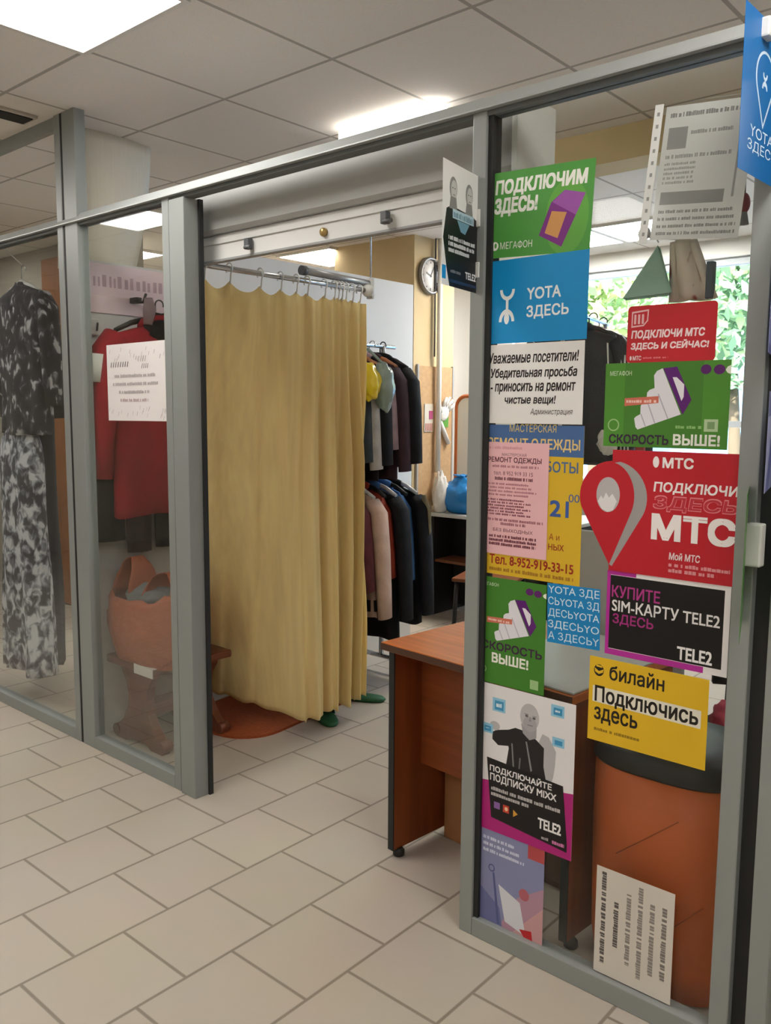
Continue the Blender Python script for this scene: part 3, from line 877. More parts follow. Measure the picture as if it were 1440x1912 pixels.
MB().box(-.2, .2, -.2, .2, .43, .455, BS, .01).build('seat', t)
for sx in (-1, 1):
    for sy in (-1, 1):
        MB().tube([(sx * .19, sy * .19, 0), (sx * .17, sy * .17, .43)], .014, HANGB, 10).build('leg', t)
def bag(label, c, r, m, knot=True, seed=1):
    b = MB()
    def fn(d):
        k = 1 + .16 * nz(d, 2.6, seed) + .05 * nz(d, 8, seed)
        z = d.z
        taper = 1 - .45 * max(0, z) ** 2
        return Vector((c[0] + d.x * r[0] * k * taper, c[1] + d.y * r[1] * k * taper, c[2] + r[2] * (max(z, -.8) + .8) * k))
    b.blob(fn, m, 36, 22)
    if knot:
        for a in (.4, 2.0, 3.6, 5.0):
            b.tube([(c[0], c[1], c[2] + r[2] * 1.70), (c[0] + .03 * math.cos(a), c[1] + .03 * math.sin(a), c[2] + r[2] * 1.9), (c[0] + .07 * math.cos(a), c[1] + .06 * math.sin(a), c[2] + r[2] * 1.92)], [.02, .018, .008], m, 8, flat=.5)
    return tag(b.build('tied_bag'), label, 'bag')
BLB = mat('blue_plastic', '1f7fc4', .35, 0, .5, bump=.6, bump_scale=26, transl=.1)
WHB = mat('white_film_plastic', 'e6e2da', .4, 0, .5, bump=.5, bump_scale=24, transl=.1)
bag('bright blue knotted plastic bag on the grey work table', (-3.65, 3.12, .768), (.165, .11, .145), BLB, True, 2)
bag('white crumpled plastic bag left of the blue bag under the pipe', (-3.785, 3.035, .768), (.062, .06, .17), WHB, False, 6)
tag(MB().box(-3.60, -3.46, 3.40, 3.56, .768, .93, CBX, .004).build('carton'), 'small brown carton behind the blue bag on the work table', 'box')
# white board with orange rounded frame
t = thing('framed_board', 'white board with orange rounded frame standing at the back of the work table', 'board', (-3.735, 3.60, .768))
pts = rounded(0, .43, .33, .43, .09, 0)
MB().prism([(x, z) for x, z in rounded(0, .43, .315, .415, .08, 0)], 1, -.006, .006, mat('whiteboard', 'dedfe0', .4)).build('board', t)
MB().tube([(x, 0, z) for x, z in pts] + [(pts[0][0], 0, pts[0][1])], .016, mat('orange_frame', 'b5612f', .4), 10).build('frame', t)
tag(MB().box(-4.35, -3.93, 4.18, 4.22, .9, CEIL, mat('white_blind', 'e9ebec', .7, transl=.2), .004).build('roller_blind'), 'white blind hanging beside the column left of the window', 'blind')
# cork board on column side
t = thing('pin_board', 'tan cork board fixed to the lower side of the beige column', 'board', (-3.87, 3.055, 0))
MB().box(0, .014, -.20, .20, .85, 1.83, mat('cork', 'bd9a70', .9, noise_amt=.08, noise_scale=40)).build('panel', t)
MB().box(0, .018, -.215, -.20, .84, 1.84, mat('grey_board_frame', 'a5a39f', .5)).box(0, .018, .20, .215, .84, 1.84, mat('grey_board_frame', 'a5a39f', .5)).build('frame', t)
t = thing('pipe', 'thin white vertical pipe in front of the cork board', 'pipe', (-3.825, 3.05, 0))
MB().tube([(0, 0, 1.06), (0, 0, CEIL)], .019, mat('white_pipe_paint', 'f2eee4', .4), 14).build('tube', t)
MB().tube([(-.02, -.03, 1.9), (-.02, -.032, CEIL)], .006, DG, 8).build('cable', t)
# clock
t = thing('wall_clock', 'round white wall clock with silver rim on the beige column', 'clock', (-3.868, 2.972, 2.465))
def disc(b, prof, m, n=40):
    rings = [[(zz, r * math.cos(2 * math.pi * k / n), r * math.sin(2 * math.pi * k / n)) for k in range(n)] for r, zz in prof]
    b.loft(rings, m)
    return b
disc(MB(), [(.10, 0), (.128, 0), (.132, .02), (.124, .036), (.11, .032), (.11, .012), (.10, .012)], mat('silver_rim', '8e8a84', .35, .7)).build('rim', t)
disc(MB(), [(.001, .010), (.112, .010), (.112, .016), (.001, .016)], mat('clock_face', 'ece8e2', .4)).build('face', t)
k = MB()
for h in range(12):
    a = h * math.pi / 6
    k.box(.0165, .018, -.004, .004, .085, .10, HANGB)
    vs = list(k.bm.verts)[-8:]
    bmesh.ops.rotate(k.bm, verts=vs, cent=(0, 0, 0), matrix=Matrix.Rotation(a, 3, 'X'))
k.build('hour_marks', t)
for L, a, w in ((.055, 1.2, .005), (.08, -.5, .0035)):
    k = MB(); k.box(.018, .0195, -w, w, -.01, L, HANGB)
    bmesh.ops.rotate(k.bm, verts=list(k.bm.verts), cent=(0, 0, 0), matrix=Matrix.Rotation(a, 3, 'X'))
    k.build('hand', t)
# gloves and packets pinned on the board
t = thing('work_glove', 'white work glove pinned on the cork board beside the pipe', 'glove', (-3.84, 3.145, 1.50), 0)
GW = mat('white_knit', 'dedbd4', .9, bump=.4, bump_scale=60)
g = MB()
g.blob(lambda d: Vector((d.x * .014, d.y * .05, d.z * .065)), GW, 20, 12)
for i, (y, L) in enumerate([(-.038, .075), (-.013, .095), (.013, .09), (.036, .07)]):
    g.tube([(0, y, .03), (.004, y * 1.25 + .01, .03 + L * .6), (.008, y * 1.4 + .02, .03 + L)], [.012, .0115, .008], GW, 8)
g.tube([(0, -.04, -.02), (.004, -.075, .01), (.006, -.09, .035)], [.013, .012, .008], GW, 8)
g.build('glove_body', t)
t.rotation_euler = (-.45, 0, 0)
tag(MB().box(-3.852, -3.846, 3.09, 3.20, 1.39, 1.48, mat('leaf_green_card', '5d9a3c', .5)).build('green_card'), 'small green card below the white glove on the cork board', 'card')
tag(MB().tube([(-3.835, 3.085, 1.43), (-3.835, 3.19, 1.27)], .017, mat('white_roll_paper', 'e3dfd8', .7), 12).build('paper_roll'), 'white paper roll hanging slantwise below the green card', 'roll')
k = MB()
k.box(-3.855, -3.85, 2.92, 3.02, 1.36, 1.56, mat('packet_film', 'c9bda6', .3)).box(-3.85, -3.848, 2.97, 3.015, 1.45, 1.51, mat('raspberry_print', 'a8406a', .4))
for i in range(5): k.box(-3.85, -3.8485, 2.93 + i * .018, 2.938 + i * .018, 1.365, 1.42, mat('red_print', 'a5473c', .5))
tag(k.build('needle_packet'), 'small clear packet with raspberry print on the cork board left of the pipe', 'packet')

# coats hanging further right, seen past the blue poster
def rightcoat(x, y, m, l, stripe, sd, z=1.93):
    g = garment('jacket', l, 'jacket', x, y, z, .2, .46, .68, .14, m, 'jackets behind the right glass', sleeve=.5, collar=m, seed=sd, splay=.02)
    if stripe:
        for dx in (.255, .272, .289):
            MB().tube([(dx - .01, -.052, -.15), (dx - .0, -.055, -.35), (dx + .005, -.05, -.62)], .0045, WHITE_PL, 6).build('sleeve_stripe', g)
    hanger('coat_hanger', 'hanger of the ' + l, x, y, z + .03, .2, HANGB, 'hangers behind the right glass', .2, .085)
rightcoat(-2.14, 1.98, mat('black_nylon', '1b1c20', .6), 'black jacket with white sleeve stripes seen between the blue and green posters', True, 31)
rightcoat(-2.19, 2.21, cloth('coral_red_cloth', 'a8433f'), 'coral red jacket behind the striped black jacket', False, 32)
rightcoat(-2.25, 2.44, CHAR, 'charcoal jacket behind the coral red jacket', False, 33)
t = thing('coat_stand_rail', 'chrome clothes stand holding three jackets behind the right glass', 'rack', (0, 0, 0))
MB().tube([(-2.10, 1.75, 2.0), (-2.28, 2.6, 2.0)], .011, STEEL, 10).build('rail', t)
for y, x in ((1.80, -2.11), (2.55, -2.27)):
    MB().tube([(x, y, .02), (x, y, 2.0)], .012, STEEL, 10).build('post', t)
    MB().tube([(x - .2, y - .03, .014), (x + .2, y + .03, .014)], .014, STEEL, 10).build('foot', t)
tag(MB().blob(lambda d: Vector((-1.93, 1.95, 1.36)) + Vector((d.x * .05, d.y * .05, d.z * .06)) * (1 + .25 * nz(d, 3)), WHB).tube([(-1.93, 1.95, 1.41), (-1.92, 1.93, 1.55), (-1.95, 1.95, 1.84)], .004, WHB, 6).build('white_pouch'), 'small white pouch hanging by the striped black jacket', 'pouch')

# pincushion pyramid, flowered pouch and cherry tassel hanging on the glass
t = thing('hook', 'clear suction hook on the glass above the mint pyramid', 'hook', (-.888, .006, 1.915))
k = MB()
k.lathe([(.001, 0), (.016, 0), (.012, .006), (.004, .01), (.001, .01)], WHITE_PL, n=16)
for v in k.bm.verts: v.co = Vector((v.co.x, v.co.z, v.co.y))
k.build('cup', t)
MB().tube([(0, .01, 0), (0, .03, -.004), (0, .038, .006)], .003, WHITE_PL, 6).build('pin', t)
t = thing('fabric_pyramid', 'mint green fabric pyramid hanging behind the glass above the small red flyer', 'ornament', (-.895, .075, 1.775))
MINT = mat('mint_fabric', '9fbfae', .85, bump=.2, bump_scale=40)
A, Bp, Cp, Dp = (.012, 0, .135), (-.085, .0, .0), (.065, -.03, .0), (.02, .055, .01)
k = MB()
for tri in ((A, Bp, Cp), (A, Cp, Dp), (A, Dp, Bp), (Bp, Dp, Cp)):
    k.face(tri, MINT)
bmesh.ops.remove_doubles(k.bm, verts=k.bm.verts, dist=.0001)
bmesh.ops.bevel(k.bm, geom=list(k.bm.edges), offset=.006, segments=2, affect='EDGES')
k.build('body', t)
MB().tube([(.012, 0, .13), (.008, -.015, .142)], .002, WHITE_PL, 6).build('cord', t)
t = thing('flowered_pouch', 'cream pouch with rust flowers hanging beside the mint pyramid', 'ornament', (-.80, .09, 1.765))
FLW = floral('flowered_cream_cloth', 'e0d2c2', '9a4a38', 20, .56, .66)
k = MB()
k.grid(lambda u, v: (mix(u, -.055, .05) * (1 - .55 * v) - .03 * v, .012 * math.sin(math.pi * u * 3), .14 * v), 10, 8, FLW)
k.build('cloth', t, thick=.02)
MB().box(.03, .048, -.008, .012, .0, .085, mat('slate_cloth', '59646b', .8), .004).build('side_strip', t)
MB().tube([(-.03, 0, .14), (-.085, -.07, .146)], .002, WHITE_PL, 6).build('cord', t)
t = thing('cherry_tassel', 'dark pink cherry tassel on a thin string beside the right post', 'ornament', (-.672, .03, 1.955))
MB().blob(lambda d: Vector((d.x * .012, d.y * .012, d.z * .022)), mat('cherry', '8c3b44', .4), 16, 10).build('bead', t)
MB().tube([(0, 0, .02), (.004, -.02, .14)], .0015, HANGB, 6).build('string', t)
MB().tube([(0, 0, -.018), (0, 0, -.045)], [.006, .011], mat('tassel_grey', '8d8a8a', .9), 10).build('tassel', t)

# ================================================================== PAPERS ON THE GLASS
def paper(c, rough=.38):
    return mat('print_' + c, c, rough, 0, .35)
_tc = {}
def text_mesh(s, bold, shear):
    """outline of the lettering, filled by winding number (overlapping strokes stay solid)"""
    k = (s, bold, shear)
    if k not in _tc:
        c = bpy.data.curves.new('lettering', 'FONT')
        c.body = s; c.resolution_u = 3; c.fill_mode = 'NONE'; c.shear = shear
        o = bpy.data.objects.new('lettering', c)
        COL.objects.link(o)
        dg = bpy.context.evaluated_depsgraph_get()
        dg.update()
        me = bpy.data.meshes.new_from_object(o.evaluated_get(dg))
        co = [Vector((v.co.x, v.co.y)) for v in me.vertices]
        nb = {}
        for e in me.edges:
            nb.setdefault(e.vertices[0], []).append(e.vertices[1]); nb.setdefault(e.vertices[1], []).append(e.vertices[0])
        seen, loops = set(), []
        for v0 in sorted(nb):
            if v0 in seen: continue
            lp, v = [v0], v0
            seen.add(v0)
            while True:
                nx = [w for w in nb[v] if w not in seen]
                if not nx: break
                v = v + 1 if v + 1 in nx else nx[0]
                seen.add(v); lp.append(v)
            loops.append(lp)
        sg = []
        for lp in loops:
            ar = sum(co[lp[i - 1]].x * co[lp[i]].y - co[lp[i]].x * co[lp[i - 1]].y for i in range(len(lp)))
            sg.append(1 if ar > 0 else -1)
        bpy.data.objects.remove(o); bpy.data.curves.remove(c); bpy.data.meshes.remove(me)
        if loops:
            eds = [(lp[i - 1], lp[i]) for lp in loops for i in range(len(lp))]
            vc, ed, fc, ov, oe, of = delaunay_2d_cdt(co, eds, [], 0, 1e-5)
            bb = [(min(co[i].x for i in lp), max(co[i].x for i in lp), min(co[i].y for i in lp), max(co[i].y for i in lp)) for lp in loops]
            def wind(px, py):
                w = 0
                for lp, g, q in zip(loops, sg, bb):
                    if not (q[0] < px < q[1] and q[2] < py < q[3]): continue
                    ins = False
                    for i in range(len(lp)):
                        A, B = co[lp[i - 1]], co[lp[i]]
                        if (A.y > py) != (B.y > py) and px < A.x + (py - A.y) / (B.y - A.y) * (B.x - A.x): ins = not ins
                    if ins: w += g
                return w
            fs = []
            for f in fc:
                m_ = sum((vc[i] for i in f), Vector((0, 0))) / len(f)
                if wind(m_.x, m_.y): fs.append(tuple(f))
            _tc[k] = ([(v.x, v.y) for v in vc], fs)
        else:
            _tc[k] = ([], [])
    return _tc[k]

class Sheet:
    """flat printed sheet, local frame: x right, z up, centre origin, print looks towards -y"""
    def __init__(self, w, h, base, thick=.0006, outline=None):
        self.w, self.h = w, h
        self.b = MB()
        self.lay = 0
        if outline:
            self.b.prism([self.P(*p) for p in outline], 1, -thick, 0, paper(base))
        else:
            self.b.box(-w / 2, w / 2, -thick, 0, -h / 2, h / 2, paper(base))
        self.t = thick
    def P(self, x, y):
        return ((x - .5) * self.w, (.5 - y) * self.h)
    def lvl(self):
        self.lay += 1
        return -self.t - .00002 * self.lay
    def poly(self, pts, c):
        y = self.lvl()
        f = self.b.face([(self.P(*p)[0], y, self.P(*p)[1]) for p in pts], paper(c))
        return self
    def rect(self, x0, y0, x1, y1, c):
        return self.poly([(x0, y0), (x1, y0), (x1, y1), (x0, y1)], c)
    def ell(self, cx, cy, rx, ry, c, n=28, a0=0, a1=360):
        full = (a1 - a0) >= 360
        pts = [(cx + rx * math.cos(math.radians(mix(k / n, a0, a1))), cy + ry * math.sin(math.radians(mix(k / n, a0, a1)))) for k in range(n if full else n + 1)]
        return self.poly(pts, c)
    def ring(self, cx, cy, rx, ry, w, c, n=24, a0=0, a1=360):
        y = self.lvl()
        for k in range(n):
            q = []
            for (kk, s) in ((k, 1), (k + 1, 1), (k + 1, 1 - w), (k, 1 - w)):
                a = math.radians(mix(kk / n, a0, a1))
                p = self.P(cx + rx * s * math.cos(a), cy + ry * s * math.sin(a)); q.append((p[0], y, p[1]))
            self.b.face(q, paper(c))
        return self
    def text(self, s, x0, y0, x1, y1, c, bold=.02, shear=0.):
        vs, fs = text_mesh(s, 0., shear)
        if not vs: return self
        ax, bx = min(v[0] for v in vs), max(v[0] for v in vs)
        ay, by = min(v[1] for v in vs), max(v[1] for v in vs)
        y = self.lvl()
        m = self.b.mi(paper(c))
        if bold > .012:            # heavy lettering: strokes drawn again, slightly shifted
            d = bold * .8 * (y1 - y0) * self.h / .7
            ox, oy = d / self.w, d / self.h
            for k, (sx, sy) in enumerate(((-1, -1), (1, -1), (-1, 1), (1, 1))):
                self.text(s, x0 + ox * (1 + sx), y0 + oy * (1 + sy), x1 - ox * (1 - sx), y1 - oy * (1 - sy), c, .0, shear)
            return self
        V = []
        for vx, vy in vs:
            p = self.P(x0 + (vx - ax) / (bx - ax) * (x1 - x0), y1 - (vy - ay) / (by - ay) * (y1 - y0))
            V.append(self.b.bm.verts.new((p[0], y, p[1])))
        for f in fs:
            try:
                fc = self.b.bm.faces.new([V[i] for i in f]); fc.material_index = m
            except ValueError: pass
        return self
    def strokes(self, x0, y0, x1, y1, c, seed=1, centre=True):
        """a line of print too small to read"""
        rd = random.Random(seed)
        x = x0
        y = self.lvl(); m = paper(c)
        hgt = y1 - y0
        while x < x1:
            w = min(rd.uniform(.012, .03), x1 - x)
            a = y0 + hgt * rd.uniform(0, .25)
            P1 = self.P(x, a); P2 = self.P(x + w, y1)
            self.b.face([(P1[0], y, P1[1]), (P2[0], y, P1[1]), (P2[0], y, P2[1]), (P1[0], y, P2[1])], m)
            x += w + (.004 if rd.random() < .75 else .02)
        return self
    def place(self, name, label, cat, cx, cz, y=-.0012, rot=0., rz=0., group=None):
        # printed faces must look to -y
        for f in self.b.bm.faces:
            f.normal_update()
            if len(f.verts) >= 3 and abs(f.normal.y) > .9 and f.normal.y > 0 and all(v.co.y < -self.t - .00001 for v in f.verts):
                f.normal_flip()
        o = self.b.build(name, recalc=False)
        o.location = (cx, y, cz)
        o.rotation_euler = (0, math.radians(rot), rz)
        return tag(o, label, cat, group)

A4L, A4P, A3P, A3L = (.297, .21), (.21, .297), (.297, .42), (.42, .297)

# green flyer with sim card
s = Sheet(.302, .215, '4f9a43')
s.ell(.77, .60, .20, .42, '62a845')
s.text('ПОДКЛЮЧИМ', .06, .09, .94, .29, 'f1f3ec', .035, .05)
s.text('ЗДЕСЬ!', .06, .30, .49, .52, 'f1f3ec', .035, .05)
s.poly([(.62, .42), (.74, .30), (.93, .36), (.74, .93), (.52, .78)], '7d2d86')
s.poly([(.74, .30), (.93, .36), (.855, .59), (.63, .42)], '9a51a6')
s.poly([(.63, .52), (.77, .55), (.70, .83), (.575, .76)], 'd39a5c')
s.ell(.085, .86, .038, .052, 'f1f3ec'); s.ell(.093, .855, .012, .03, '4f9a43')
s.text('МЕГАФОН', .14, .815, .46, .905, 'f1f3ec', .005)
s.place('flyer', 'green flyer with purple SIM card at the top of the glass beside the slim post', 'flyer', -1.169, 2.005, rot=2.5, y=-.0012)
# blue flyer
s = Sheet(.304, .214, '0f8fd0')
s.ring(.235, .355, .075, .13, .36, 'f2f6f8', 16, 0, 180)
s.rect(.222, .46, .248, .60, 'f2f6f8')
s.ring(.232, .74, .078, .15, .36, 'f2f6f8', 16, 180, 360); s.ell(.232, .70, .026, .07, 'f2f6f8')
s.text('YOTA', .43, .36, .755, .50, 'f2f6f8', .02)
s.text('ЗДЕСЬ', .43, .57, .83, .73, 'f2f6f8', .02)
s.place('flyer', 'blue flyer with white two line lettering below the green SIM card flyer', 'flyer', -1.174, 1.788, y=-.0026)
# white notice
s = Sheet(.305, .206, 'e9e8e6')
s.text('Уважаемые посетители!', .08, .10, .95, .24, '262022', .02, .15)
s.text('Убедительная просьба', .10, .30, .94, .45, '262022', .02, .15)
s.text('- приносить на ремонт', .10, .49, .93, .63, '262022', .02, .15)
s.text('чистые вещи!', .25, .65, .75, .77, '262022', .02, .15)
s.text('Администрация', .51, .81, .91, .90, '3a3436', .0, .2)
s.place('notice', 'white landscape notice with dark lines below the blue flyer', 'notice', -1.178, 1.575, y=-.0040)
# yellow and blue opening hours poster
s = Sheet(.304, .405, 'd9b32c')
s.rect(0, 0, 1, .195, '47699b')
s.text('МАСТЕРСКАЯ', .28, -.005, .74, .045, 'd8c070', .0)
s.text('РЕМОНТ ОДЕЖДЫ', .06, .085, .965, .165, 'e6c983', .015)
s.text('РАБОТЫ', .50, .225, .955, .295, '4f6a94', .02)
s.text('21', .70, .47, .88, .575, '3c5ba0', .03); s.text('00', .875, .425, .975, .475, '3c5ba0', .005)
s.text('А и', .70, .685, .80, .725, '9c3a1e', .01); s.text('НЫХ', .695, .75, .845, .79, '9c3a1e', .015)
s.text('Тел. 8-952-919-33-15', .10, .865, .94, .93, '9c2a1c', .02)
s.strokes(.10, .95, .94, .975, 'a87a22', 3)
s.place('poster', 'yellow poster with blue top band and opening hours, half hidden by the pink sheet', 'poster', -1.172, 1.266, y=-.0012)
# pink sheet
s = Sheet(.21, .302, 'eab9be')
s.strokes(.08, .035, .62, .06, 'd79aa2', 5)
s.text('МАСТЕРСКАЯ', .32, .095, .68, .12, '6b3440', .0)
s.text('РЕМОНТ ОДЕЖДЫ', .11, .13, .90, .185, '5a2633', .02)
s.strokes(.18, .20, .86, .222, 'b57883', 6)
s.text('тел. 8 952 919 33 15', .20, .255, .78, .29, '6b3440', .0)
s.strokes(.22, .305, .78, .335, '7a4450', 7)
for i in range(4): s.strokes(.11, .36 + .032 * i, .72 + .06 * (i % 3), .377 + .032 * i, 'b57883', 10 + i)
for i in range(6): s.strokes(.11, .50 + .026 * i, .66 + .05 * ((i * 2) % 4), .517 + .026 * i, '8f5562', 20 + i)
for i in range(2): s.strokes(.10 + .22 * i, .675 + .035 * i, .94 - .25 * i, .70 + .035 * i, 'a9707b', 30 + i)
s.text('БЕЗ ВЫХОДНЫХ', .21, .765, .80, .80, '6b3440', .005)
for i in range(3): s.strokes(.15, .825 + .035 * i, .85, .85 + .035 * i, '7a4450', 40 + i)
s.place('notice', 'pale pink sheet with dense small print stuck over the yellow poster', 'notice', -1.222, 1.271, y=-.0030)

def stairs_art(s, x, y, w, h):
    """white steps climbing to a purple front with a white window, red label across"""
    def R(q): return [(x + a * w, y + b * h) for a, b in q]
    s.poly(R([(0, .82), (.03, .79), (.11, .75), (.11, .62), (.14, .57), (.21, .53), (.22, .40), (.26, .36), (.35, .33), (.33, .13), (.38, .06), (.48, .02), (.83, .75), (.07, 1.0), (.03, .96)]), 'e3e2ea')
    for a, b in (((.11, .75), (.20, .95)), ((.23, .58), (.37, .90)), ((.41, .43), (.60, .83))):
        s.poly(R([a, (a[0] + .02, a[1] - .01), (b[0] + .02, b[1] - .01), b]), 'b7b5c2')
    s.poly(R([(.49, .02), (.73, 0), (1, .52), (.86, .755)]), '5d1b72')
    s.poly(R([(.66, .165), (.73, .165), (.865, .28), (.865, .475), (.83, .54)]), 'e9e6ee')
    s.poly(R([(-.19, .49), (.43, .46), (.43, .57), (-.19, .62)]), 'd0705c')
    s.strokes(x - .16 * w, y + .515 * h, x + .40 * w, y + .565 * h, 'eec9bd', 3)
# small portrait green poster
s = Sheet(.213, .298, '417f2a')
s.text('МЕГАФОН', .06, .05, .30, .085, 'd8e6cc', .0)
s.ell(.76, .085, .055, .032, '5a1c68'); s.ell(.88, .092, .055, .032, '5a1c68'); s.poly([(1, .075), (.965, .085), (.95, .10), (.965, .115), (1, .125)], 'e9efe2')
stairs_art(s, .25, .17, .62, .42)
s.text('СКОРОСТЬ', .06, .60, .96, .68, '3a1f3e', .03)
s.text('ВЫШЕ!', .22, .705, .77, .80, 'eef0e6', .035)
s.ring(.09, .875, .05, .035, .25, '9fc489', 18)
s.rect(.80, .88, .92, .965, '9fc489')
s.place('poster', 'small portrait green poster with white step stack below the yellow poster', 'poster', -1.22, .905, y=-.0012)
# landscape green poster
s = Sheet(.298, .198, '4f8f31')
s.rect(.17, 0, .80, 1, '467f2c')
s.text('МЕГАФОН', .04, .09, .225, .15, 'd8e6cc', .0)
s.ell(.815, .10, .04, .055, '5a1c68'); s.ell(.915, .105, .042, .055, '5a1c68'); s.poly([(1, .06), (.975, .075), (.96, .11), (.975, .145), (1, .16)], 'e9efe2')
stairs_art(s, .26, .06, .455, .73)
s.strokes(.60, .735, .80, .77, '8dbb72', 4)
s.rect(.82, .66, .925, .80, 'b6cfa2'); s.rect(.845, .69, .90, .77, '7f9f6e')
s.ring(.085, .74, .05, .075, .2, '9fc489', 18)
s.text('СКОРОСТЬ', .05, .85, .55, .965, '35203a', .03)
s.text('ВЫШЕ!', .585, .835, .945, .965, 'eef0e6', .035)
s.place('poster', 'landscape green poster with white step stack below the small red flyer', 'poster', -.819, 1.52, y=-.0026)
# blue repeating letter square
s = Sheet(.15, .156, '1583c4')
for i, tx in enumerate(['YOTA ЗДЕ', 'СЬYOTA ЗД', 'ДЕСЬYOTA', 'ЗДЕСЬYO', 'А ЗДЕСЬY']):
    s.text(tx, .02, .03 + i * .195, .985, .185 + i * .195, 'd6ebf7', .0)
s.place('sticker', 'small square blue sheet filled with white letters beside the portrait green poster', 'sticker', -1.035, .985, rot=-1.5)
# man poster
s = Sheet(.301, .425, 'e4e2e4')
s.poly([(0, .67), (1, .565), (1, 1), (0, 1)], 'b02179')
# jacket, head, raised arm of the man
s.poly([(.82, .33), (.745, .25), (.68, .24), (.64, .31), (.655, .40), (.68, .50), (.70, .565), (.77, .565), (.80, .50), (.815, .42)], 'b3b3b6')
s.poly([(.20, .30), (.33, .275), (.40, .25), (.52, .255), (.62, .29), (.70, .33), (.70, .45), (.74, .57), (.30, .56), (.335, .40), (.33, .385), (.22, .40), (.155, .37), (.155, .32)], '232022')
s.poly([(.36, .36), (.375, .36), (.40, .54), (.385, .54)], '7e7c80'); s.poly([(.51, .32), (.525, .32), (.585, .50), (.57, .51)], '8a888c'); s.poly([(.45, .44), (.465, .44), (.455, .55), (.44, .55)], '6a686b')
s.ell(.18, .275, .055, .03, 'b7b6b8')
s.poly([(.46, .21), (.62, .21), (.62, .28), (.55, .305), (.48, .27)], '9d9c9f')
s.ell(.545, .155, .098, .088, 'b9b8bb'); s.ell(.55, .20, .07, .05, 'a6a4a8')
s.ell(.515, .15, .016, .008, '5b595c'); s.ell(.592, .155, .016, .008, '5b595c'); s.poly([(.55, .15), (.565, .18), (.54, .182)], '8c8a8e'); s.rect(.525, .205, .58, .21, '6f6c70')
s.rect(.49, .137, .535, .141, '77757a'); s.rect(.573, .141, .615, .145, '77757a')
for (x, y, w, h) in ((.15, .085, .14, .09), (.76, .03, .13, .075), (.04, .27, .12, .065), (.78, .235, .12, .06)):
    s.rect(x, y, x + w, y + h, '8ec5e0'); s.rect(x + .025, y + .018, x + w - .02, y + h - .012, '3f93c2'); s.strokes(x + .04, y + .03, x + w - .04, y + h - .03, 'dcecf4', 2)
s.poly([(.10, .50), (.90, .535), (.955, .905), (.955, .955), (.16, .905)], '191517')
s.text('ПОДКЛЮЧАЙТЕ', .135, .535, .79, .595, 'eae8e8', .02)
s.text('ПОДПИСКУ MIXX', .14, .60, .84, .66, 'eae8e8', .02)
s.strokes(.155, .69, .88, .715, 'b9b5b6', 8); s.strokes(.155, .73, .56, .752, 'b9b5b6', 9)
s.rect(.19, .79, .255, .835, '8b62a6'); s.rect(.29, .79, .355, .84, 'c7402f'); s.ell(.325, .815, .018, .014, 'f0c9a0'); s.poly([(.40, .80), (.45, .823), (.40, .85)], 'd59a37')
s.text('TELE2', .66, .79, .895, .86, 'f2f0f0', .03)
s.strokes(.70, .905, .77, .925, 'a7a2a4', 2); s.strokes(.81, .905, .93, .93, 'd77fb4', 3)
s.place('poster', 'tall poster of a man in a black leather jacket over black and magenta lettering', 'poster', -1.168, .541, y=-.0012)
# pale blue pink poster at the bottom
s = Sheet(.216, .285, '868ab0')
s.poly([(1, .42), (1, 1), (.35, 1), (.62, .62)], 'b08a9d'); s.poly([(1, .62), (1, 1), (.55, 1)], 'c79a9c')
s.poly([(0, .62), (.35, .80), (.40, 1), (0, 1)], '6a6f9e')
s.rect(.76, .0, 1, .17, 'b54b4f')
for i in range(3): s.strokes(.08, .10 + .065 * i, .55 + .08 * i, .135 + .065 * i, 'cfd2e4', 50 + i)
s.ring(.22, .42, .05, .04, .3, '4e5486', 16); s.poly([(.235, .46), (.265, .46), (.36, .98), (.32, .98)], '565c8c')
s.poly([(.33, .56), (.66, .66), (.76, .98), (.44, .92)], 'd5d6de')
s.ell(.72, .56, .075, .06, 'b4626c')
s.poly([(.66, .93), (.84, .90), (.86, 1), (.74, 1)], 'c0242c')
s.place('poster', 'faded blue and pink poster at the bottom of the glass under the man poster', 'poster', -1.205, .195, y=-.0001)
# small red rounded flyer
rc = []
W_, H_ = .21, .131
for (sx, sy, a0) in ((1, 0, -90), (1, 1, 0), (0, 1, 90), (0, 0, 180)):
    for k in range(6):
        a = math.radians(a0 + 90 * k / 5); r = .009
        rc.append((sx + (1 - 2 * sx) * r / W_ + r / W_ * math.cos(a), sy + (1 - 2 * sy) * r / H_ + r / H_ * math.sin(a)))
s = Sheet(W_, H_, 'c3222d', outline=rc)
s.poly([(.045, .10), (.245, .07), (.24, .27), (.19, .36), (.045, .38)], 'e9b9bb'); s.poly([(.06, .13), (.23, .10), (.225, .26), (.185, .335), (.06, .35)], 'c3222d')
for k in range(3): s.rect(.075 + .045 * k, .15, .10 + .045 * k, .32, 'e9b9bb')
s.text('ПОДКЛЮЧИ МТС', .05, .43, .88, .60, 'f3dfe0', .03, .1)
s.text('ЗДЕСЬ И СЕЙЧАС!', .05, .62, .93, .79, 'f3dfe0', .03, .1)
s.text('МТС', .08, .88, .18, .96, 'f3dfe0', .02); s.ell(.055, .92, .012, .04, 'f3dfe0'); s.strokes(.20, .905, .49, .935, 'dc7a80', 6)
s.place('flyer', 'small red flyer with rounded corners above the landscape green poster', 'flyer', -.812, 1.684, y=-.0012, rot=.5)
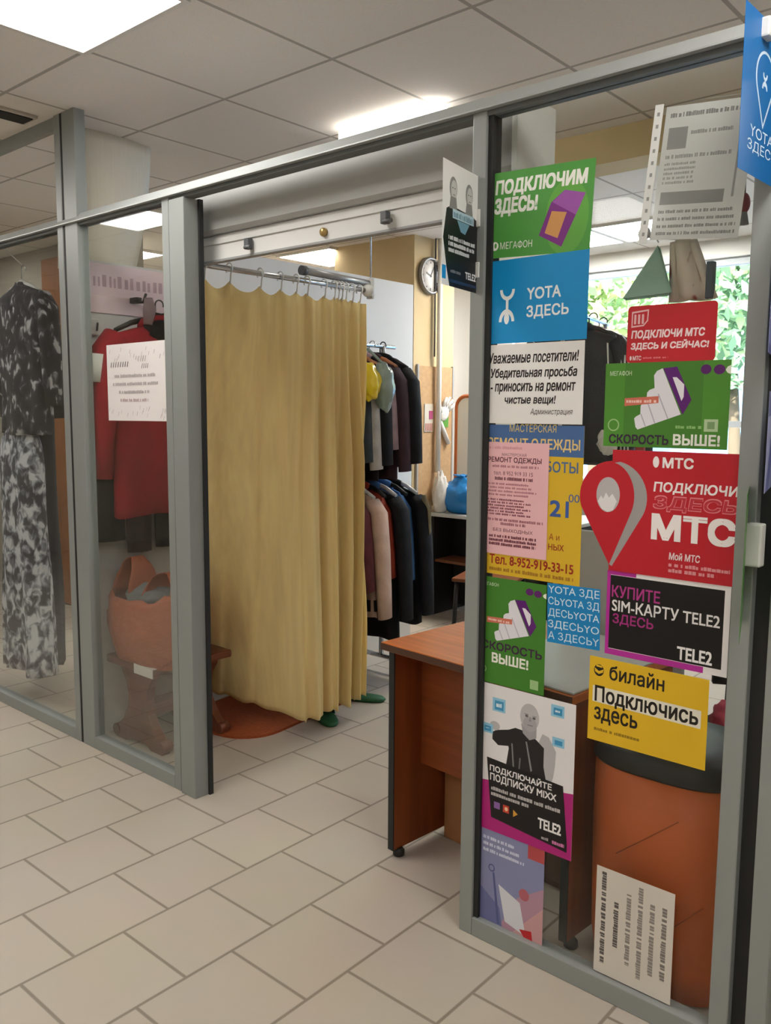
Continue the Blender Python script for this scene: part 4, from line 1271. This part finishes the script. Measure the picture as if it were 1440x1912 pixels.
# red die cut poster with pin
pin = []
Wm, Hm = .318, .296
def mm(x, z): return ((x + .941) / Wm, (1.413 - z) / Hm)
circ = [(-.9375 + .0885 * math.cos(math.radians(a)), 1.298 + .0885 * math.sin(math.radians(a))) for a in range(118, 205, 8)]
out = [(0, 0), (1, 0), (1, 1), (0, 1)]
s = Sheet(Wm, Hm, 'bf1d2c')
pinpts = [(-.9375 + .088 * math.cos(math.radians(a)), 1.298 + .088 * math.sin(math.radians(a))) for a in range(-25, 206, 8)]
pp = [mm(*p) for p in pinpts] + [mm(-.937, 1.125)]
s.b.prism([s.P(*p) for p in pp], 1, -.0004, 0, paper('bf1d2c'))
# silver edge of the pin
band = [(-.9375 + .088 * math.cos(math.radians(a)), 1.298 + .088 * math.sin(math.radians(a))) for a in range(-25, 84, 8)]
inner = [(-.9475 + .066 * math.cos(math.radians(a)), 1.300 + .083 * math.sin(math.radians(a))) for a in range(-25, 84, 8)]
yb = s.lvl()
L1 = [(-.933, 1.128)] + band; L2 = [(-.940, 1.132)] + inner
for i in range(len(L1) - 1):
    q = [L1[i], L1[i + 1], L2[i + 1], L2[i]]
    k = i / (len(L1) - 2)
    s.b.face([(s.P(*mm(*p))[0], yb, s.P(*mm(*p))[1]) for p in q], mat('silver_print', 'a9a7a8', .3, .4))
s.ell(*mm(-.9495, 1.303), .031 / Wm, .043 / Hm, 'b9b5b7'); 
s.poly([mm(-.976, 1.285), mm(-.968, 1.300), mm(-.962, 1.292), mm(-.955, 1.308), mm(-.947, 1.296), mm(-.938, 1.306), mm(-.926, 1.288), mm(-.935, 1.266), mm(-.950, 1.2605), mm(-.966, 1.268)], 'e4e1e2')
s.ell(.345, .085, .024, .045, 'f2ecec'); s.text('МТС', .395, .045, .625, .13, 'f2ecec', .035)
s.text('ПОДКЛЮЧИ', .335, .24, .95, .335, 'f2ecec', .025, .08)
s.text('ЗДЕСЬ', .335, .345, .955, .475, 'e2858c', .05, .1); s.text('ЗДЕСЬ', .343, .355, .947, .467, 'c23240', .02, .1)
s.text('МТС', .33, .49, .945, .705, 'f2ecec', .05)
s.text('Мой МТС', .475, .79, .705, .85, 'f0dcde', .02, .08)
s.strokes(.475, .875, .92, .905, 'e2959b', 5); s.strokes(.475, .92, .83, .95, 'e2959b', 6)
s.place('poster', 'large red poster with big white letters and a location pin sticking out on its left', 'poster', -.782, 1.265, y=-.0040)
# black magenta poster
s = Sheet(.30, .211, 'ece9ea')
s.poly([(0, 0), (.25, 0), (.25, .05), (.03, .05), (.03, .93), (.82, .93), (.82, 1), (0, 1)], 'b52c9a')
s.rect(.03, .055, .955, .925, '121012')
s.text('КУПИТЕ', .045, .17, .455, .31, 'b5388c', .015)
s.text('SIM-КАРТУ TELE2', .05, .335, .93, .475, 'e9e7e8', .015)
s.text('ЗДЕСЬ', .06, .50, .41, .64, 'a62f80', .015)
s.text('TELE2', .61, .75, .885, .90, 'f2f0f1', .025)
s.place('poster', 'black poster with magenta edge and white capitals below the large red poster', 'poster', -.794, 1.012, y=-.0022)
# yellow flyer
s = Sheet(.301, .217, 'e2b825')
s.ell(.085, .155, .045, .07, '1f1a14'); s.poly([(.045, .13), (.085, .165), (.128, .135), (.122, .175), (.085, .20), (.05, .175)], 'e2b825'); s.poly([(.06, .09), (.11, .10), (.115, .12), (.06, .115)], 'e2b825')
s.text('билайн', .18, .06, .65, .24, '231d15', .016)
s.poly([(.035, .345), (.95, .355), (.95, .555), (.035, .535)], 'e9e4d4')
s.text('Подключись', .055, .335, .93, .565, '1c1712', .018)
s.text('здесь', .055, .59, .44, .78, '231d15', .018)
s.strokes(.06, .84, .46, .875, '9a7a18', 7)
s.place('flyer', 'yellow flyer with black lettering just above the orange drum', 'flyer', -.832, .785, y=-.0032)
# notice on the left pane
s = Sheet(.43, .307, 'e8e4e4')
rd = random.Random(12)
for k in range(40):
    x, y = rd.uniform(.02, .96), rd.choice([rd.uniform(.03, .2), rd.uniform(.78, .95)])
    s.poly([(x, y), (x + .006, y - .002), (x - .008, y + .05), (x - .013, y + .05)], rd.choice(['b9a6ac', 'a9a7a9', 'c7b3b8', '8b8688']))
s.text('', 0, 0, 1, 1, '000000')
for k in range(8): s.poly([(.08 + .04 * k, .235), (.092 + .04 * k, .23), (.078 + .04 * k, .30), (.066 + .04 * k, .30)], '575355')
for i, (a, b_) in enumerate(((.13, .80), (.10, .84), (.20, .70), (.22, .68))): s.strokes(a, .395 + .105 * i, b_, .435 + .105 * i, 'b3adaf' if i < 3 else 'bfa9ae', 60 + i)
for k in range(4): s.poly([(.55 + .035 * k, .17), (.557 + .035 * k, .17), (.54 + .035 * k, .24), (.533 + .035 * k, .24)], '8b8688')
for k in range(4): s.poly([(.60 + .03 * k, .27), (.607 + .03 * k, .27), (.59 + .03 * k, .33), (.583 + .03 * k, .33)], '757173')
s.place('notice', 'white speckled notice on the narrow left pane in front of the red coat', 'notice', -2.985, 1.612, y=-.0012, rot=-.2)
# sideways paper low on the glass before the drum
s = Sheet(.206, .289, 'd3cdc3')
for i, (x, y0, y1, c) in enumerate(((.10, .04, .90, '5b5654'), (.27, .28, .70, '5b5654'), (.43, .16, .82, '8b8580'), (.58, .06, .90, '8b8580'), (.73, .17, .82, '8b8580'), (.88, .16, .82, '7b7570'))):
    rd = random.Random(70 + i); yy = y0
    lv = s.lvl()
    while yy < y1:
        hgt = min(rd.uniform(.014, .03), y1 - yy)
        a = s.P(x - .03 + rd.uniform(0, .012), yy); b2 = s.P(x + .035, yy + hgt)
        s.b.face([(a[0], lv, a[1]), (b2[0], lv, a[1]), (b2[0], lv, b2[1]), (a[0], lv, b2[1])], paper(c))
        yy += hgt + (.004 if rd.random() < .8 else .02)
s.place('notice', 'white sheet stuck sideways low on the glass in front of the orange drum', 'notice', -.84, .203, y=-.0012)
# document in a clear sleeve
t = thing('document_sleeve', 'white document in a clear punched sleeve at the top right of the glass', 'document', (-.765, -.0018, 2.031), 0)
t.rotation_euler = (0, math.radians(5.5), 0)
k = MB()
k.box(-.118, .112, -.0030, -.0024, -.152, .150, SLEEVE)
k.build('clear_sleeve', t)
k = MB()
k.box(-.118, -.098, -.0042, -.0032, -.152, .150, mat('white_film_edge', 'd9dbd8', .35))
for i in range(11): k.box(-.111, -.105, -.0046, -.0042, -.135 + i * .026, -.127 + i * .026, mat('hole_grey', '8f9290', .6))
k.build('punched_edge', t)
MATS['print_e9ebe8'] = mat('thin_document_paper', 'f6f8f5', .5, transl=.12)
s = Sheet(.20, .287, 'e9ebe8')
s.strokes(.06, .05, .96, .085, '9a9c9b', 80)
s.rect(.06, .16, .28, .32, 'a9aba9'); s.strokes(.32, .19, .78, .22, 'b0b2b0', 81)
s.strokes(.06, .36, .80, .39, 'b4b6b4', 82)
for i in range(5): s.strokes(.06, .42 + .035 * i, .42, .44 + .035 * i, 'c0c2c0', 83 + i)
s.rect(.06, .64, .78, .735, 'a5a7a5')
s.rect(.86, .14, .885, .70, 'b7b9b7')
for i, e in enumerate((.90, .92, .95, .95)): s.strokes(.06, .775 + .055 * i, e, .80 + .055 * i, 'a3a5a3', 90 + i)
for f in s.b.bm.faces:
    f.normal_update()
    if abs(f.normal.y) > .9 and f.normal.y > 0 and all(v.co.y < -s.t - .00001 for v in f.verts): f.normal_flip()
o = s.b.build('document_page', t, recalc=False); o.location = (.008, 0, 0)

# flag flyers standing out from the posts
def flag(s, name, label, x0, y0, x1, y1, zc, facing=1):
    """sheet from (x0,y0) outer edge to (x1,y1) at the post"""
    a = math.atan2(y1 - y0, x1 - x0)
    o = s.place(name, label, 'flyer', (x0 + x1) / 2, zc, (y0 + y1) / 2, 0, a)
    return o
s = Sheet(.205, .30, 'eceae8')
s.poly([(.10, .38), (.22, .345), (.40, .35), (.55, .355), (.80, .36), (1, .40), (1, 1), (.20, 1), (.12, .86), (.02, .62)], '17191d')
for cx in (.27, .70):
    s.ell(cx, .205, .10, .095, '8f8d8c'); s.ell(cx + .015, .215, .075, .08, 'c9c6c4')
    s.poly([(cx - .07, .27), (cx + .08, .27), (cx + .11, .37), (cx - .10, .37)], '8a8785')
    s.rect(cx - .03, .195, cx - .005, .205, '5b5958'); s.rect(cx + .03, .195, cx + .055, .205, '5b5958'); s.rect(cx - .01, .25, cx + .045, .257, '77706e')
s.rect(.26, .365, .84, .44, 'b3cbd6'); s.strokes(.28, .38, .82, .43, '6e8fa3', 3)
s.poly([(.38, .445), (.72, .445), (.60, .54), (.48, .53)], '6f9ab0')
for i in range(3): s.strokes(.16, .585 + .05 * i, .88 - .16 * (i == 2), .62 + .05 * i, 'd0d0d2', 100 + i)
s.strokes(.22, .86, .50, .885, '77797d', 104)
s.text('TELE2', .62, .845, .92, .905, 'ecebec', .03)
s.rect(0, .84, .10, .95, '1f95d8')
s.rect(.20, .94, 1, .965, '243a58')
flag(s, 'flyer', 'black and white flyer with two men sticking out from the slim post above the doorway', -1.312, -.212, -1.345, -.008, 1.965)
tag(MB().box(-1.35, -1.332, -.026, -.02, 1.985, 2.03, WHITE_PL, .002).build('tape_piece'), 'white tape piece on the slim post at the upper edge of the two men flyer', 'tape')
tag(MB().box(-1.35, -1.332, -.026, -.02, 1.855, 1.895, WHITE_PL, .002).build('tape_piece'), 'white tape piece on the slim post at the lower edge of the two men flyer', 'tape')
s = Sheet(.21, .30, '1568ac')
pinp = [(.56 + .24 * math.cos(math.radians(a)), .36 + .165 * math.sin(math.radians(a))) for a in range(150, 391, 12)] + [(.56, .68)]
s.poly(pinp, 'c9ddee')
s.poly([(.56 + (px - .56) * .88, .365 + (py - .365) * .9) for px, py in pinp], '1568ac')
s.ring(.56, .33, .06, .045, .45, 'c9ddee', 12, 0, 180); s.ring(.56, .43, .07, .05, .45, 'c9ddee', 12, 180, 360); s.rect(.545, .36, .575, .41, 'c9ddee')
s.text('YOTA', .25, .69, .85, .76, 'd7e6f2', .01); s.text('ЗДЕСЬ', .20, .78, .95, .86, 'd7e6f2', .01)
flag(s, 'flyer', 'blue flyer with a white pin outline sticking out at the top right corner', -.603, -.205, -.598, -.024, 2.115)
tag(MB().box(-.606, -.585, -.135, -.10, 2.225, 2.262, WHITE_PL, .004).build('clip'), 'white clip at the upper edge of the blue pin flyer', 'clip')
s = Sheet(.21, .30, '4f8a3c')
s.poly([(.45, .10), (.70, .06), (.78, .22), (.55, .28)], 'a9cf9a'); s.poly([(.40, .34), (.62, .30), (.6, .38), (.42, .42)], 'a9cf9a'); s.strokes(.2, .8, .8, .84, 'a9cf9a', 5); s.strokes(.2, .88, .7, .91, 'a9cf9a', 6)
flag(s, 'flyer', 'green flyer seen almost edge on beside the large red poster', -.556, -.205, -.612, -.022, 1.195)
s = Sheet(.21, .30, '8e96c4')
s.poly([(.0, .45), (.4, .55), (.8, .35), (1, .6), (1, 1), (0, 1)], '6f76b4'); s.poly([(.2, .0), (.55, .0), (.35, .4), (.1, .35)], 'b3b7dc'); s.ell(.55, .75, .25, .14, 'b99ab0'); s.rect(0, .94, 1, 1, '4a4f92')
flag(s, 'flyer', 'pale violet flyer sticking out at the right edge below the blue pin flyer', -.548, -.15, -.585, .0, 1.77)
s = Sheet(.21, .20, '9fa3cf')
s.poly([(0, .0), (1, .0), (1, .2), (0, .25)], '4a4f92'); s.poly([(.1, 1), (.5, .4), (.8, .5), (.5, 1)], '5a60a6')
flag(s, 'flyer', 'lower violet flyer with dark top band at the right edge', -.54, -.15, -.575, .0, 1.445)

# remove the unused text helper datablocks
for c in list(bpy.data.curves):
    if c.users == 0: bpy.data.curves.remove(c)
